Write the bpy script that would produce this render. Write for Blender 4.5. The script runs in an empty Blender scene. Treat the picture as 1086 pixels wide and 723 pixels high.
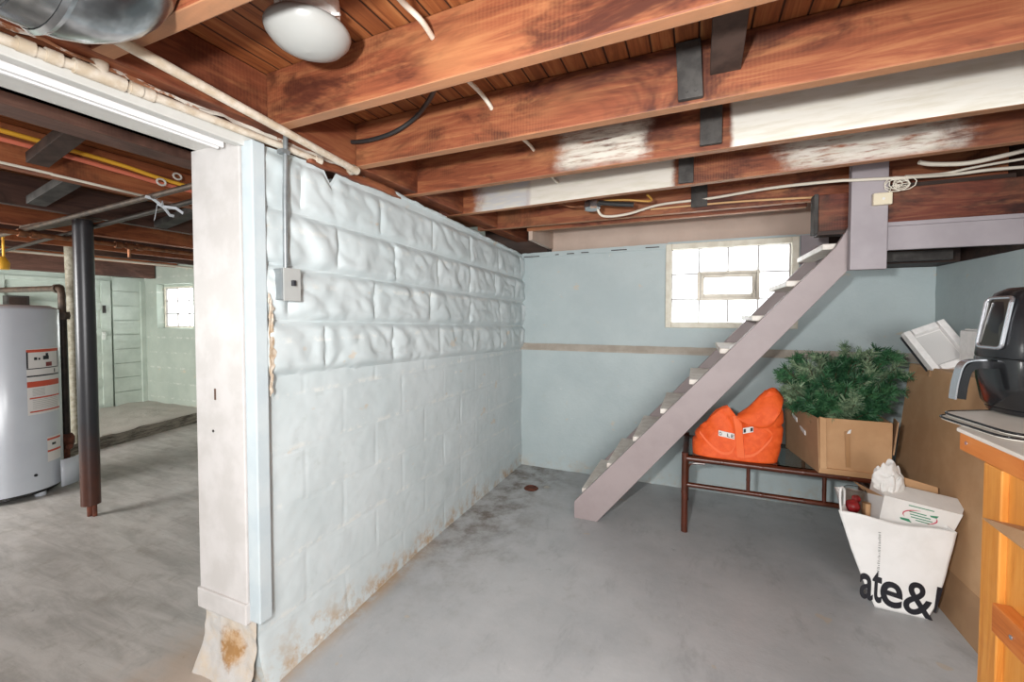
import bpy, bmesh, math, random
from mathutils import Vector, Matrix, noise
random.seed(7)
C = bpy.context.scene.collection
PI = math.pi
# ---------------------------------------------------------------- camera geometry (metres, Z up, +Y into the room)
F = 455.0; PITCH = math.atan(13.5/F); YAW = math.atan(195/math.hypot(F, 13.5)); CYP = 348.0; EYE = 1.3
fw = Vector((-math.sin(YAW)*math.cos(PITCH), math.cos(YAW)*math.cos(PITCH), -math.sin(PITCH)))
rt = Vector((math.cos(YAW), math.sin(YAW), 0)); up = rt.cross(fw)
def at(x, y, X=None, Y=None, Z=None):
    """point of the real plane X=, Y= or Z= seen at a photo pixel"""
    d = fw + rt*((x-543)/F) - up*((y-CYP)/F)
    if X is not None: t = X/d.x
    elif Y is not None: t = Y/d.y
    else: t = (Z-EYE)/d.z
    return Vector((0, 0, EYE)) + d*t

def lin(c):
    if isinstance(c, str):
        c = [int(c[i:i+2], 16)/255 for i in (0, 2, 4)]
    return tuple(((v+0.055)/1.055)**2.4 if v > 0.04045 else v/12.92 for v in c) + (1.0,)

# ---------------------------------------------------------------- materials
class NT:
    def __init__(s, name):
        s.m = bpy.data.materials.new(name); s.m.use_nodes = True
        s.t = s.m.node_tree; s.b = s.t.nodes['Principled BSDF']
    def n(s, typ, **kw):
        nd = s.t.nodes.new(typ)
        for k, v in kw.items(): setattr(nd, k, v)
        return nd
    def l(s, a, b): s.t.links.new(a, b)
    def pos(s):
        if not hasattr(s, '_p'): s._p = s.n('ShaderNodeNewGeometry')
        return s._p.outputs['Position']
    def mapped(s, scale=(1, 1, 1), rot=(0, 0, 0), loc=(0, 0, 0)):
        mp = s.n('ShaderNodeMapping'); s.l(s.pos(), mp.inputs['Vector'])
        mp.inputs['Scale'].default_value = scale; mp.inputs['Rotation'].default_value = rot; mp.inputs['Location'].default_value = loc
        return mp.outputs['Vector']
    def noise(s, scale=5, detail=4, rough=0.6, vec=None, dist=0.0):
        nd = s.n('ShaderNodeTexNoise'); nd.inputs['Scale'].default_value = scale; nd.inputs['Detail'].default_value = detail
        nd.inputs['Roughness'].default_value = rough; nd.inputs['Distortion'].default_value = dist
        s.l(vec if vec is not None else s.pos(), nd.inputs['Vector'])
        return nd.outputs['Fac']
    def ramp(s, fac, stops):
        r = s.n('ShaderNodeValToRGB'); e = r.color_ramp.elements
        while len(e) < len(stops): e.new(0.5)
        for i, (p, c) in enumerate(stops):
            e[i].position = p; e[i].color = lin(c) if isinstance(c, (str,)) else (c, c, c, 1)
        s.l(fac, r.inputs['Fac']); return r.outputs['Color']
    def mix(s, fac, a, b, mode='MIX'):
        m = s.n('ShaderNodeMix', data_type='RGBA', blend_type=mode)
        for sock, v in ((m.inputs[0], fac), (m.inputs[6], a), (m.inputs[7], b)):
            if isinstance(v, str): sock.default_value = lin(v)
            elif isinstance(v, (int, float)): sock.default_value = v if sock is m.inputs[0] else (v, v, v, 1)
            else: s.l(v, sock)
        return m.outputs[2]
    def math(s, op, a, b=0.0, c=None, clamp=False):
        m = s.n('ShaderNodeMath', operation=op, use_clamp=clamp)
        for i, v in enumerate((a, b) if c is None else (a, b, c)):
            if isinstance(v, (int, float)): m.inputs[i].default_value = v
            else: s.l(v, m.inputs[i])
        return m.outputs[0]
    def xyz(s):
        if not hasattr(s, '_x'):
            s._x = s.n('ShaderNodeSeparateXYZ'); s.l(s.pos(), s._x.inputs[0])
        return s._x.outputs
    def ss(s, v, a, b):
        m = s.n('ShaderNodeMapRange', interpolation_type='SMOOTHSTEP'); m.clamp = True
        m.inputs['From Min'].default_value = a; m.inputs['From Max'].default_value = b
        s.l(v, m.inputs['Value']); return m.outputs['Result']
    def bump(s, h, strength=0.3, dist=0.01):
        b = s.n('ShaderNodeBump'); b.inputs['Strength'].default_value = strength; b.inputs['Distance'].default_value = dist
        s.l(h, b.inputs['Height']); s.l(b.outputs['Normal'], s.b.inputs['Normal'])
    def out(s, col, rough=0.6, metal=0.0, spec=0.4):
        if isinstance(col, str): s.b.inputs['Base Color'].default_value = lin(col)
        else: s.l(col, s.b.inputs['Base Color'])
        if isinstance(rough, (int, float)): s.b.inputs['Roughness'].default_value = rough
        else: s.l(rough, s.b.inputs['Roughness'])
        s.b.inputs['Metallic'].default_value = metal; s.b.inputs['Specular IOR Level'].default_value = spec
        return s.m

def simple(name, c, rough=0.5, metal=0.0, c2=None, scale=20, bump=0.0, spec=0.4):
    t = NT(name)
    f = t.noise(scale, 4)
    col = t.mix(t.ss(f, .35, .65), c, c2) if c2 else c
    if bump: t.bump(f, bump, 0.004)
    return t.out(col, rough, metal, spec)

def wood(name, dark, mid, light, axis=0, paint=None, rough=.62, stain=.75, seed=0.0, under_mix=.0):
    """sawn timber: grain stretched along one axis, dark stains, saw marks, knots; paint = list of (x0, x1, colour, soft)"""
    t = NT(name)
    sc = [14, 14, 14]; sc[axis] = 1.3
    v = t.mapped(tuple(sc), loc=(seed, seed*1.7, seed*.6))
    g = t.noise(1.6, 6, .65, v, 1.2)
    scf = [70, 70, 70]; scf[axis] = 2.2
    g = t.math('ADD', t.math('MULTIPLY', g, .72), t.math('MULTIPLY', t.noise(1.0, 4, .7, t.mapped(tuple(scf), loc=(seed, 4, seed)), .5), .28))
    col = t.ramp(g, [(.25, dark), (.48, mid), (.75, light)])
    sc2 = [3, 3, 3]; sc2[axis] = 1.5
    big = t.noise(1.5, 5, .7, t.mapped(tuple(sc2), loc=(seed*2, 3, seed)), .6)
    col = t.mix(t.math('MULTIPLY', t.ss(big, .46, .66), stain), col, dark)
    hi = t.ss(t.noise(1.1, 3, .5, t.mapped(tuple(sc2), loc=(seed, 9, 2))), .55, .75)
    col = t.mix(t.math('MULTIPLY', hi, .45), col, light)
    # knots
    vo = t.n('ShaderNodeTexVoronoi'); ks = [3.2, 3.2, 3.2]; ks[axis] = 1.7
    t.l(t.mapped(tuple(ks), loc=(seed*3, seed, 1)), vo.inputs['Vector']); vo.inputs['Scale'].default_value = 1.0
    col = t.mix(t.math('MULTIPLY', t.math('SUBTRACT', 1.0, t.ss(vo.outputs['Distance'], .03, .10)), .85), col, '3a1c10')
    # saw marks across the grain
    wv = t.n('ShaderNodeTexWave', bands_direction='XYZ'[axis]); wv.inputs['Scale'].default_value = 28; wv.inputs['Distortion'].default_value = 3
    wv.inputs['Detail'].default_value = 2; t.l(t.pos(), wv.inputs['Vector'])
    sawn = t.math('MULTIPLY', wv.outputs['Fac'], t.ss(t.noise(2.0, 2), .45, .65))
    col = t.mix(t.math('MULTIPLY', sawn, .13), col, light)
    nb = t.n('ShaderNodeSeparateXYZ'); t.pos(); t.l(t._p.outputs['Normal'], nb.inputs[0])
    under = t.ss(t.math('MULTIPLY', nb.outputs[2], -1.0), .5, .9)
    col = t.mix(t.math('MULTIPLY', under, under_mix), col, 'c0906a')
    if paint:
        x = t.xyz()[axis]; z = t.xyz()[2]
        nz = t.noise(9, 5, .7); ns = t.noise(3, 5, .7, t.mapped((2.5, 20, 20)))
        nrm = t.n('ShaderNodeSeparateXYZ'); t.l(t._p.outputs['Normal'], nrm.inputs[0])
        front = t.ss(t.math('MULTIPLY', nrm.outputs[1], -1.0), .4, .6)
        for (a, b, c, soft, zc, zr) in paint:
            xx = t.math('ADD', x, t.math('MULTIPLY', t.math('SUBTRACT', nz, .5), soft*1.6))
            m = t.math('MULTIPLY', t.ss(xx, a-soft*.5, a+soft*.5), t.math('SUBTRACT', 1.0, t.ss(xx, b-soft*.5, b+soft*.5)))
            if zr:
                dz = t.math('ABSOLUTE', t.math('SUBTRACT', z, zc))
                dz = t.math('ADD', dz, t.math('MULTIPLY', t.math('SUBTRACT', ns, .5), .07))
                m = t.math('MULTIPLY', m, t.math('SUBTRACT', 1.0, t.ss(dz, zr*.55, zr)))
                m = t.math('MULTIPLY', m, t.ss(ns, .28, .55))
            m = t.math('MULTIPLY', t.math('MULTIPLY', m, front), .96)
            pc = t.mix(t.ss(t.noise(4, 4, .6, t.mapped((1.5, 12, 12))), .4, .7), c, 'c9c4b6')
            col = t.mix(m, col, pc)
    t.bump(g, .25, .004)
    return t.out(col, rough)

def wall_paint(name, base, c2, stains=True, joints=None):
    t = NT(name)
    x, y, z = t.xyz()
    n1 = t.noise(2.2, 5, .65); n2 = t.noise(14, 5, .7)
    col = t.mix(t.ss(n1, .3, .7), base, c2)
    col = t.mix(t.math('MULTIPLY', t.ss(n2, .58, .72), .30), col, 'aab4b0')
    if stains:
        lk = .35 if stains == 'light' else 1.0
        low = t.math('SUBTRACT', 1.0, t.ss(t.math('ADD', z, t.math('MULTIPLY', t.math('SUBTRACT', n1, .5), .45)), .0, .16))
        col = t.mix(t.math('MULTIPLY', t.math('MULTIPLY', low, lk), t.ss(n2, .42, .66)), col, 'b09a80')
        sp = t.ss(t.noise(6, 3, .6, t.mapped((1, 1, 1.6), loc=(4, 2, 7))), .66, .72)
        col = t.mix(t.math('MULTIPLY', sp, .5), col, 'cbb79c')
        rw_ = t.math('FRACT', t.math('DIVIDE', t.math('ADD', z, .02), .203))
        jn = t.math('SUBTRACT', 1.0, t.ss(t.math('ABSOLUTE', t.math('SUBTRACT', rw_, t.math('MULTIPLY', t.noise(20, 3), .1))), .0, .10))
        if joints: col = t.mix(t.math('MULTIPLY', t.math('MULTIPLY', jn, t.ss(n2, .48, .6)), .45), col, 'e2e2dc')
        fl = t.ss(t.noise(24, 3, .6), .70, .75)
        col = t.mix(t.math('MULTIPLY', fl, .5), col, 'e4e2da')
    if joints:
        br = t.n('ShaderNodeTexBrick'); br.offset = .5
        mp = t.n('ShaderNodeMapping'); cb = t.n('ShaderNodeCombineXYZ')
        t.l({'x': x, 'y': y}[joints], cb.inputs[0]); t.l(z, cb.inputs[1]); t.l(cb.outputs[0], mp.inputs['Vector'])
        wob = t.n('ShaderNodeVectorMath', operation='SCALE')
        t.l(mp.outputs[0], br.inputs['Vector'])
        br.inputs['Scale'].default_value = 1; br.inputs['Brick Width'].default_value = .4; br.inputs['Row Height'].default_value = .203
        br.inputs['Mortar Size'].default_value = .006; br.inputs['Mortar Smooth'].default_value = .6
        br.inputs['Color1'].default_value = (1, 1, 1, 1); br.inputs['Color2'].default_value = (.95, .95, .95, 1); br.inputs['Mortar'].default_value = (0, 0, 0, 1)
        h = t.math('ADD', t.math('MULTIPLY', br.outputs['Color'], .0), t.math('MULTIPLY', t.noise(30, 4, .6), .5))
        t.bump(h, .07, .004)
    else:
        t.bump(t.math('ADD', t.noise(40, 4, .6), t.math('MULTIPLY', n2, 1.2)), .25, .006)
    return t.out(col, .55, spec=.35)

def floor_mat():
    t = NT('painted_concrete'); x, y, z = t.xyz()
    n1 = t.noise(1.3, 6, .65); n2 = t.noise(7, 6, .7); n3 = t.noise(40, 3, .6)
    strk = t.noise(2.2, 6, .7, t.mapped((1.0, 5.0, 1), rot=(0, 0, .55)), .6)
    right = t.mix(t.ss(n1, .32, .68), 'a3a6a8', 'b6b8b9')
    right = t.mix(t.math('MULTIPLY', t.ss(n2, .55, .75), .5), right, '9a9a98')
    dirt = t.math('MULTIPLY', t.math('SUBTRACT', 1.0, t.ss(t.math('ADD', x, t.math('MULTIPLY', n1, .6)), -.95, -.45)), t.ss(y, 1.2, 2.6))
    right = t.mix(t.math('MULTIPLY', dirt, t.ss(n2, .35, .7)), right, '6d645a')
    chips = t.ss(t.noise(9, 2, .4, t.mapped((1, 1, 1), loc=(3.3, 1.2, 0))), .74, .755)
    right = t.mix(t.math('MULTIPLY', chips, .8), right, 'b3aa9c')
    left = t.mix(t.ss(strk, .30, .68), '9d9b97', 'bebcb8')
    left = t.mix(t.math('MULTIPLY', t.ss(n2, .5, .72), .55), left, '928d85')
    left = t.mix(t.math('MULTIPLY', t.ss(strk, .64, .74), .6), left, 'bdbab2')
    sc = t.noise(3.0, 6, .75, t.mapped((1.6, .7, 1), rot=(0, 0, -.4)), .4)
    right = t.mix(t.math('MULTIPLY', t.ss(sc, .52, .70), .55), right, '8a8c8e')
    right = t.mix(t.math('MULTIPLY', t.ss(t.noise(16, 6, .8), .58, .70), .35), right, 'c2c2bf')
    right = t.mix(t.math('MULTIPLY', t.ss(t.noise(5, 6, .8, t.mapped((1, 1, 1), loc=(7, 3, 1))), .62, .72), .45), right, '7e7a74')
    lm = t.ss(t.math('ADD', x, t.math('MULTIPLY', n2, .3)), -1.9, -1.3)
    col = t.mix(lm, left, right)
    # rusty damp edge at the foot of the partition and round its end
    dx = t.math('ADD', t.math('ABSOLUTE', t.math('ADD', x, 1.40)), t.math('MULTIPLY', t.math('SUBTRACT', n2, .5), .22))
    edge = t.math('MULTIPLY', t.math('SUBTRACT', 1.0, t.ss(dx, .02, .13)), t.math('SUBTRACT', 1.0, t.ss(y, 1.5, 2.3)))
    edge = t.math('MULTIPLY', edge, t.ss(n2, .35, .6))
    col = t.mix(edge, col, 'a98a63')
    d2 = t.n('ShaderNodeVectorMath', operation='DISTANCE'); t.l(t.pos(), d2.inputs[0]); d2.inputs[1].default_value = (-1.62, .95, 0)
    rr = t.math('SUBTRACT', 1.0, t.ss(t.math('ADD', d2.outputs['Value'], t.math('MULTIPLY', t.math('SUBTRACT', n2, .5), .5)), .05, .42))
    col = t.mix(t.math('MULTIPLY', rr, .55), col, 'b29a80')
    t.bump(t.math('ADD', t.math('MULTIPLY', n2, .6), t.math('MULTIPLY', n3, .25)), .25, .01)
    return t.out(col, t.ss(n2, -.2, 1.3), spec=.4)

M = {}
M['floor'] = floor_mat()
M['wall'] = wall_paint('pale_blue_block_paint', 'c8d1d3', 'bdc8ca', True, 'y')
M['backwall'] = wall_paint('blue_grey_wall_paint', 'b4c0c1', 'aab7b9', 'light', None)
M['mint'] = wall_paint('mint_wall_paint', 'b3bdb2', 'a3aea4', True, 'x')
M['mintdoor'] = simple('mint_door_paint', 'c3cec4', .5, c2='b4c0b6', scale=5)
M['beige'] = simple('beige_paint', 'c2aea0', .6, c2='b8a496', scale=4)
M['ledge'] = simple('tan_ledge_paint', 'b3aba0', .6, c2='a59c90', scale=8)
M['white'] = simple('white_trim_paint', 'd6d6d2', .4, c2='cacac6', scale=6, bump=.08)
M['jamb'] = simple('off_white_wood_paint', 'c6c3c1', .45, c2='bbb8b5', scale=9, bump=.15)
M['mauve'] = simple('mauve_grey_paint', 'a09494', .5, c2='988c8c', scale=5, bump=.05)
M['mauve2'] = simple('grey_lilac_paint', 'a29a9e', .5, c2='999195', scale=5, bump=.05)
M['tread'] = simple('worn_white_tread', 'e2dcd4', .5, c2='cfc6bc', scale=14)
M['subfloor'] = None
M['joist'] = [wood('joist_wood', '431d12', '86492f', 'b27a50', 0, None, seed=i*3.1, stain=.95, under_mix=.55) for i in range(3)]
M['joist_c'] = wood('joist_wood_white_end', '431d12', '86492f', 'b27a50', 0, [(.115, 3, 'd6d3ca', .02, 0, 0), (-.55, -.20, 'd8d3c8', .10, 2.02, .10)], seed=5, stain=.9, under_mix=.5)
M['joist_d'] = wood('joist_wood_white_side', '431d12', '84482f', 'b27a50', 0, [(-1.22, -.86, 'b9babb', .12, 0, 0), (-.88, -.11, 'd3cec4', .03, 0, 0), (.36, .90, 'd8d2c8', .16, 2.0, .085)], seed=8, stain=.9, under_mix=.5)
M['joist_y'] = [wood('far_joist_wood', '4a2416', '8e4f30', 'b0744a', 1, None, seed=i*2.3) for i in range(2)]
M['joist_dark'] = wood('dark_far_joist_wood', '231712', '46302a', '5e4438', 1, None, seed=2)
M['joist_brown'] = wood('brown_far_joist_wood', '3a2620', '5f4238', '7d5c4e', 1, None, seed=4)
M['rim'] = wood('rim_board_wood', '431d12', '80462e', 'a8704a', 1, None, seed=6)
M['stain'] = wood('stained_beam_wood', '2c1511', '6c3424', '9a6a4c', 0, None, seed=12, stain=.95)
M['block'] = simple('dark_bridging_wood', '4a4744', .7, c2='33302e', scale=12, bump=.3)
M['block_brown'] = simple('brown_bridging_wood', '4a3a33', .7, c2='332823', scale=12, bump=.3)
M['void'] = wood('shadowed_old_wood', '1d1512', '33241e', '4a362c', 0, None, seed=3)  # old dark wood, with the shade of gaps and voids put into its colour
M['pipe_cream'] = simple('cream_pipe_paint', 'd9cfc0', .4, c2='c4b49d', scale=25)
M['galv'] = simple('galvanised_steel', 'c6c9cb', .22, .95, c2='75787b', scale=7)
M['conduit'] = simple('grey_conduit', '9aa0a2', .4, .5, c2='858b8e', scale=14)
M['black_pipe'] = simple('black_iron_pipe', '2b2522', .45, .3, c2='3a302b', scale=20)
M['brown_pipe'] = simple('brown_iron_pipe', '5c4c40', .5, .3, c2='40352e', scale=20)
M['copper'] = simple('dull_copper', '9a6748', .45, .6, c2='6e4a36', scale=25)
M['yellow'] = simple('yellow_tube', 'e9b03c', .4)
M['red'] = simple('salmon_red_tube', 'dd7a60', .4)
M['cable_white'] = simple('white_cable', 'ddd5c6', .45)
M['cable_black'] = simple('black_cable', '2c2b2b', .45)
M['blackplastic'] = simple('black_gloss_plastic', '141416', .12, spec=.6)
M['fryer'] = simple('dark_glossy_plastic', '1a1b1d', .16, spec=.7)
M['fryer_mid'] = simple('charcoal_plastic', '1b1c1f', .22, spec=.6)
M['silver'] = simple('satin_silver', 'c9ccd2', .22, .85)
M['mirror'] = simple('dark_mirror_panel', '55524d', .08, .8)
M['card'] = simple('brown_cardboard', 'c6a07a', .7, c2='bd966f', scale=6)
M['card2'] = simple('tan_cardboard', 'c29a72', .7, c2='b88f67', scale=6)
M['card_dark'] = simple('shaded_cardboard', 'ad8a68', .75, c2='a38060', scale=6)  # darker copy of the cardboard, shade put into its colour
M['tape'] = simple('tan_packing_tape', 'a98058', .35)
M['paper'] = simple('white_paper', 'e6e4e0', .55, c2='dcdad6', scale=8)
M['bagwhite'] = simple('white_coated_paper', 'ebeae8', .40, c2='e2e1de', scale=7)
M['ink'] = simple('black_ink', '24242a', .35)
M['greyink'] = simple('grey_ink', 'a8a8a6', .5)
M['redink'] = simple('red_ink', 'c04058', .5)
M['greenink'] = simple('green_ink', '3f8a68', .5)
M['orange'] = simple('orange_tote_fabric', 'ee6428', .65, c2='e2561d', scale=30, bump=.08)
M['orange2'] = simple('orange_strap_fabric', 'f06a30', .6)
M['bamboo'] = simple('dark_rattan_cane', '5a2a1a', .28, c2='46200f', scale=10, spec=.6)
M['foam'] = simple('white_foam', 'eceae8', .6, c2='e2e0de', scale=40, bump=.05)
M['foam_shade'] = simple('shaded_foam_recess', 'c9c8c6', .7)  # white foam greyed: shade of the recess put into the colour
M['bench'] = wood('orange_pine', 'a25a24', 'd08a3c', 'e2a555', 2, None, rough=.4, stain=.3, seed=9)
M['bench_edge'] = wood('orange_pine_edge', '8c431c', 'bf6d30', 'd48a48', 1, None, rough=.4, stain=.35, seed=4)
M['top_white'] = simple('white_laminate', 'd9d4cb', .4, c2='cec8be', scale=5)
M['heater'] = simple('grey_enamel', 'c6ccd4', .22, c2='bfc5ce', scale=2, spec=.6)
M['label'] = simple('white_label', 'dcd9d6', .5)
M['label_red'] = simple('red_label_bar', 'c4523c', .5)
M['post_black'] = None
M['post_grey'] = simple('speckled_grey_pipe', '9b9788', .6, c2='7e7868', scale=30)
M['rust'] = simple('rust', '6e3d2c', .8, c2='4e2a1e', scale=30, bump=.3)
M['ivory'] = simple('ivory_plastic', 'dcd0b6', .4)
M['lampmetal'] = simple('white_enamel', 'e3e1de', .35)
M['frame_white'] = simple('cream_window_paint', 'dcd8c9', .5, c2='cfc9b8', scale=15, bump=.1)
M['vent'] = simple('aluminium_vent', 'b0a99c', .4, .2, c2='a0998c', scale=15)
M['mortar'] = simple('grey_mortar', 'a7a3a0', .8)
M['rough_conc'] = simple('rough_concrete', '938d84', .9, c2='b4b0a8', scale=5, bump=.3)
M['footing'] = simple('peeling_footing', 'b9aea0', .85, c2='a07e58', scale=9, bump=.6)
M['branch'] = simple('brown_twig', '4b3424', .8)
M['red_gloss'] = simple('red_glass_ornament', 'b5222a', .1, spec=.8)
def _post():
    t = NT('black_post_paint'); z = t.xyz()[2]; n = t.noise(18, 4)
    f = t.ss(t.math('ADD', z, t.math('MULTIPLY', n, .2)), .25, .75)
    return t.out(t.mix(f, t.mix(n, '5e382b', '3d251e'), t.mix(n, '2b2a2d', '343438')), .32, .2, .6)
M['post_black'] = _post()
def _sub():
    t = NT('narrow_subfloor_boards'); x, y, z = t.xyz()
    k = t.math('DIVIDE', x, .067); fr = t.math('FRACT', k); idx = t.math('FLOOR', k)
    wn = t.n('ShaderNodeTexWhiteNoise', noise_dimensions='1D'); t.l(idx, wn.inputs['W'])
    cb = t.n('ShaderNodeCombineXYZ'); t.l(t.math('MULTIPLY', x, 26), cb.inputs[0]); t.l(t.math('MULTIPLY', y, 1.6), cb.inputs[1]); t.l(t.math('MULTIPLY', wn.outputs['Value'], 40), cb.inputs[2])
    g = t.noise(1.4, 6, .65, cb.outputs[0], 1.0)
    col = t.ramp(g, [(.25, '4a2212'), (.5, '94562f'), (.78, 'bd8250')])
    col = t.mix(t.math('MULTIPLY', wn.outputs['Value'], .4), col, '6e3c22')
    gap = t.math('SUBTRACT', 1.0, t.math('MULTIPLY', t.ss(fr, .0, .07), t.math('SUBTRACT', 1.0, t.ss(fr, .93, 1.0))))
    col = t.mix(gap, col, '1a0d08')
    t.bump(t.math('SUBTRACT', 1.0, gap), .6, .006)
    return t.out(col, .6)
M['subfloor'] = _sub()
def _needle(nm, a, b):
    t = NT(nm); col = t.mix(t.ss(t.noise(30, 3), .35, .65), a, b)
    return t.out(col, .5)
M['needle'] = [_needle('dark_green_needles', '2c573a', '4d7d52'), _needle('grey_green_needles', '587558', '94a886'), _needle('deep_green_needles', '21482f', '3c6b46')]
def _trans(nm, col, tint=0.0):
    t = NT(nm); tr = t.n('ShaderNodeBsdfTranslucent'); tr.inputs['Color'].default_value = lin(col)
    di = t.n('ShaderNodeBsdfGlossy'); di.inputs['Color'].default_value = (.9, .9, .9, 1); di.inputs['Roughness'].default_value = .1
    mx = t.n('ShaderNodeMixShader'); mx.inputs[0].default_value = .05
    t.l(tr.outputs[0], mx.inputs[1]); t.l(di.outputs[0], mx.inputs[2])
    t.l(mx.outputs[0], t.t.nodes['Material Output'].inputs['Surface']); return t.m
M['glassblock'] = _trans('frosted_glass_block', 'f8f8f8')
def _glass(nm, col, rough, alpha=1.0, ior=1.45):
    t = NT(nm); t.b.inputs['Transmission Weight'].default_value = 1.0; t.b.inputs['IOR'].default_value = ior
    return t.out(col, rough)
M['tableglass'] = _glass('smoked_table_glass', 'c9d6d6', .02, ior=1.3)
M['jar'] = _glass('clear_plastic_jar', 'f0f0ee', .05, ior=1.1)
def _frost():
    t = NT('frosted_lamp_glass'); return t.out('a6a7a4', .35, spec=.5)
M['frost'] = _frost()

# ---------------------------------------------------------------- mesh helpers (everything is laid out in world metres)
class MB:
    def __init__(s): s.bm = bmesh.new()
    def face(s, pts):
        return s.bm.faces.new([s.bm.verts.new(p) for p in pts])
    def hexa(s, b, t, bev=0.0):
        """b, t: four bottom and four top corners in the same turning order"""
        v = [s.bm.verts.new(p) for p in list(b)+list(t)]
        fs = [(3, 2, 1, 0), (4, 5, 6, 7)] + [(i, (i+1) % 4, (i+1) % 4+4, i+4) for i in range(4)]
        fc = [s.bm.faces.new([v[i] for i in f]) for f in fs]
        bmesh.ops.recalc_face_normals(s.bm, faces=fc)
        if bev:
            es = list({e for f in fc for e in f.edges})
            bmesh.ops.bevel(s.bm, geom=es, offset=bev, segments=2, profile=.5, affect='EDGES')
        return s
    def box(s, x0, x1, y0, y1, z0, z1, bev=0.0, mat=None):
        b = [(x0, y0, z0), (x1, y0, z0), (x1, y1, z0), (x0, y1, z0)]; t = [(x0, y0, z1), (x1, y0, z1), (x1, y1, z1), (x0, y1, z1)]
        if mat: b = [mat @ Vector(p) for p in b]; t = [mat @ Vector(p) for p in t]
        return s.hexa(b, t, bev)
    def prism(s, poly, vec, bev=0.0):
        """polygon (3-D points) swept along vec"""
        vec = Vector(vec); a = [s.bm.verts.new(p) for p in poly]; b = [s.bm.verts.new(Vector(p)+vec) for p in poly]; n = len(poly)
        fc = [s.bm.faces.new(a[::-1]), s.bm.faces.new(b)] + [s.bm.faces.new([a[i], a[(i+1) % n], b[(i+1) % n], b[i]]) for i in range(n)]
        bmesh.ops.recalc_face_normals(s.bm, faces=fc)
        if bev:
            es = list({e for f in fc for e in f.edges})
            bmesh.ops.bevel(s.bm, geom=es, offset=bev, segments=2, profile=.5, affect='EDGES')
        return s
    def tube(s, pts, r, seg=10, cap=True, flat=1.0):
        pts = [Vector(p) for p in pts]; rs = r if isinstance(r, (list, tuple)) else [r]*len(pts)
        rings = []; prev = None
        for i, p in enumerate(pts):
            d = (pts[min(i+1, len(pts)-1)] - pts[max(i-1, 0)]).normalized()
            if prev is None:
                a = d.orthogonal().normalized()
            else:
                a = (prev - d*prev.dot(d)).normalized()
            prev = a; b = d.cross(a)
            rings.append([s.bm.verts.new(p + (a*math.cos(2*PI*k/seg) + b*math.sin(2*PI*k/seg)*flat)*rs[i]) for k in range(seg)])
        for i in range(len(rings)-1):
            for k in range(seg):
                s.bm.faces.new([rings[i][k], rings[i][(k+1) % seg], rings[i+1][(k+1) % seg], rings[i+1][k]])
        if cap:
            s.bm.faces.new(rings[0][::-1]); s.bm.faces.new(rings[-1])
        return s
    def lathe(s, prof, c, seg=40, axis=(0, 0, 1), a0=0, a1=2*PI):
        """prof: (radius, height) pairs about an axis through c"""
        ax = Vector(axis).normalized(); u = ax.orthogonal().normalized()
        if abs(ax.z) > .99: u = Vector((1, 0, 0))
        w = ax.cross(u); c = Vector(c); rows = []; full = abs(a1-a0-2*PI) < 1e-6; n = seg if full else seg+1
        for r, h in prof:
            rows.append([s.bm.verts.new(c + ax*h + (u*math.cos(a0+(a1-a0)*k/seg) + w*math.sin(a0+(a1-a0)*k/seg))*max(r, 1e-4)) for k in range(n)])
        for i in range(len(rows)-1):
            for k in range(seg):
                k2 = (k+1) % n
                s.bm.faces.new([rows[i][k], rows[i][k2], rows[i+1][k2], rows[i+1][k]])
        return s
    def grid(s, fn, nu, nv):
        vs = [[s.bm.verts.new(fn(i/nu, j/nv)) for j in range(nv+1)] for i in range(nu+1)]
        for i in range(nu):
            for j in range(nv):
                s.bm.faces.new([vs[i][j], vs[i+1][j], vs[i+1][j+1], vs[i][j+1]])
        return s
    def ribbon(s, pts, w, wide, th=.003):
        """flat strap along pts, width w along direction 'wide'"""
        wide = Vector(wide).normalized()*w/2; pts = [Vector(p) for p in pts]
        rows = []
        for i, p in enumerate(pts):
            d = (pts[min(i+1, len(pts)-1)] - pts[max(i-1, 0)]).normalized(); nn = d.cross(wide).normalized()*th/2
            rows.append([s.bm.verts.new(q) for q in (p-wide-nn, p+wide-nn, p+wide+nn, p-wide+nn)])
        for i in range(len(rows)-1):
            for k in range(4): s.bm.faces.new([rows[i][k], rows[i][(k+1) % 4], rows[i+1][(k+1) % 4], rows[i+1][k]])
        s.bm.faces.new(rows[0][::-1]); s.bm.faces.new(rows[-1]); return s
    def build(s, name, mat, parent=None, smooth=False, solid=0.0, loc=None):
        bmesh.ops.recalc_face_normals(s.bm, faces=s.bm.faces[:])
        if parent is not None: o0 = parent_loc(parent)
        else:
            if loc is None:
                xs = [v.co for v in s.bm.verts]
                lo = [min(c[i] for c in xs) for i in range(3)]; hi = [max(c[i] for c in xs) for i in range(3)]
                loc = ((lo[0]+hi[0])/2, (lo[1]+hi[1])/2, lo[2])
            o0 = Vector(loc)
        for v in s.bm.verts: v.co -= o0
        me = bpy.data.meshes.new(name); s.bm.to_mesh(me); s.bm.free()
        if smooth:
            for p in me.polygons: p.use_smooth = True
            me.set_sharp_from_angle(angle=math.radians(40 if smooth is True else smooth))
        me.materials.append(mat)
        o = bpy.data.objects.new(name, me); C.objects.link(o)
        if parent is not None: o.parent = parent; o['_w'] = list(o0)
        else: o.location = o0; o['_w'] = list(o0)
        if solid:
            md = o.modifiers.new('thickness', 'SOLIDIFY'); md.thickness = solid; md.offset = 0
        return o
def parent_loc(o): return Vector(o['_w'])
def tag(o, label, cat, group=None):
    o['label'] = label; o['category'] = cat
    if group: o['group'] = group
    return o
def thing(name, label, cat, loc, group=None):
    o = bpy.data.objects.new(name, None); C.objects.link(o); o.empty_display_size = .05
    o.location = loc; o['_w'] = list(Vector(loc)); return tag(o, label, cat, group)
def struct(o):
    o['kind'] = 'structure'; return o
def plab(o, s): o['label'] = s; return o
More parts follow.
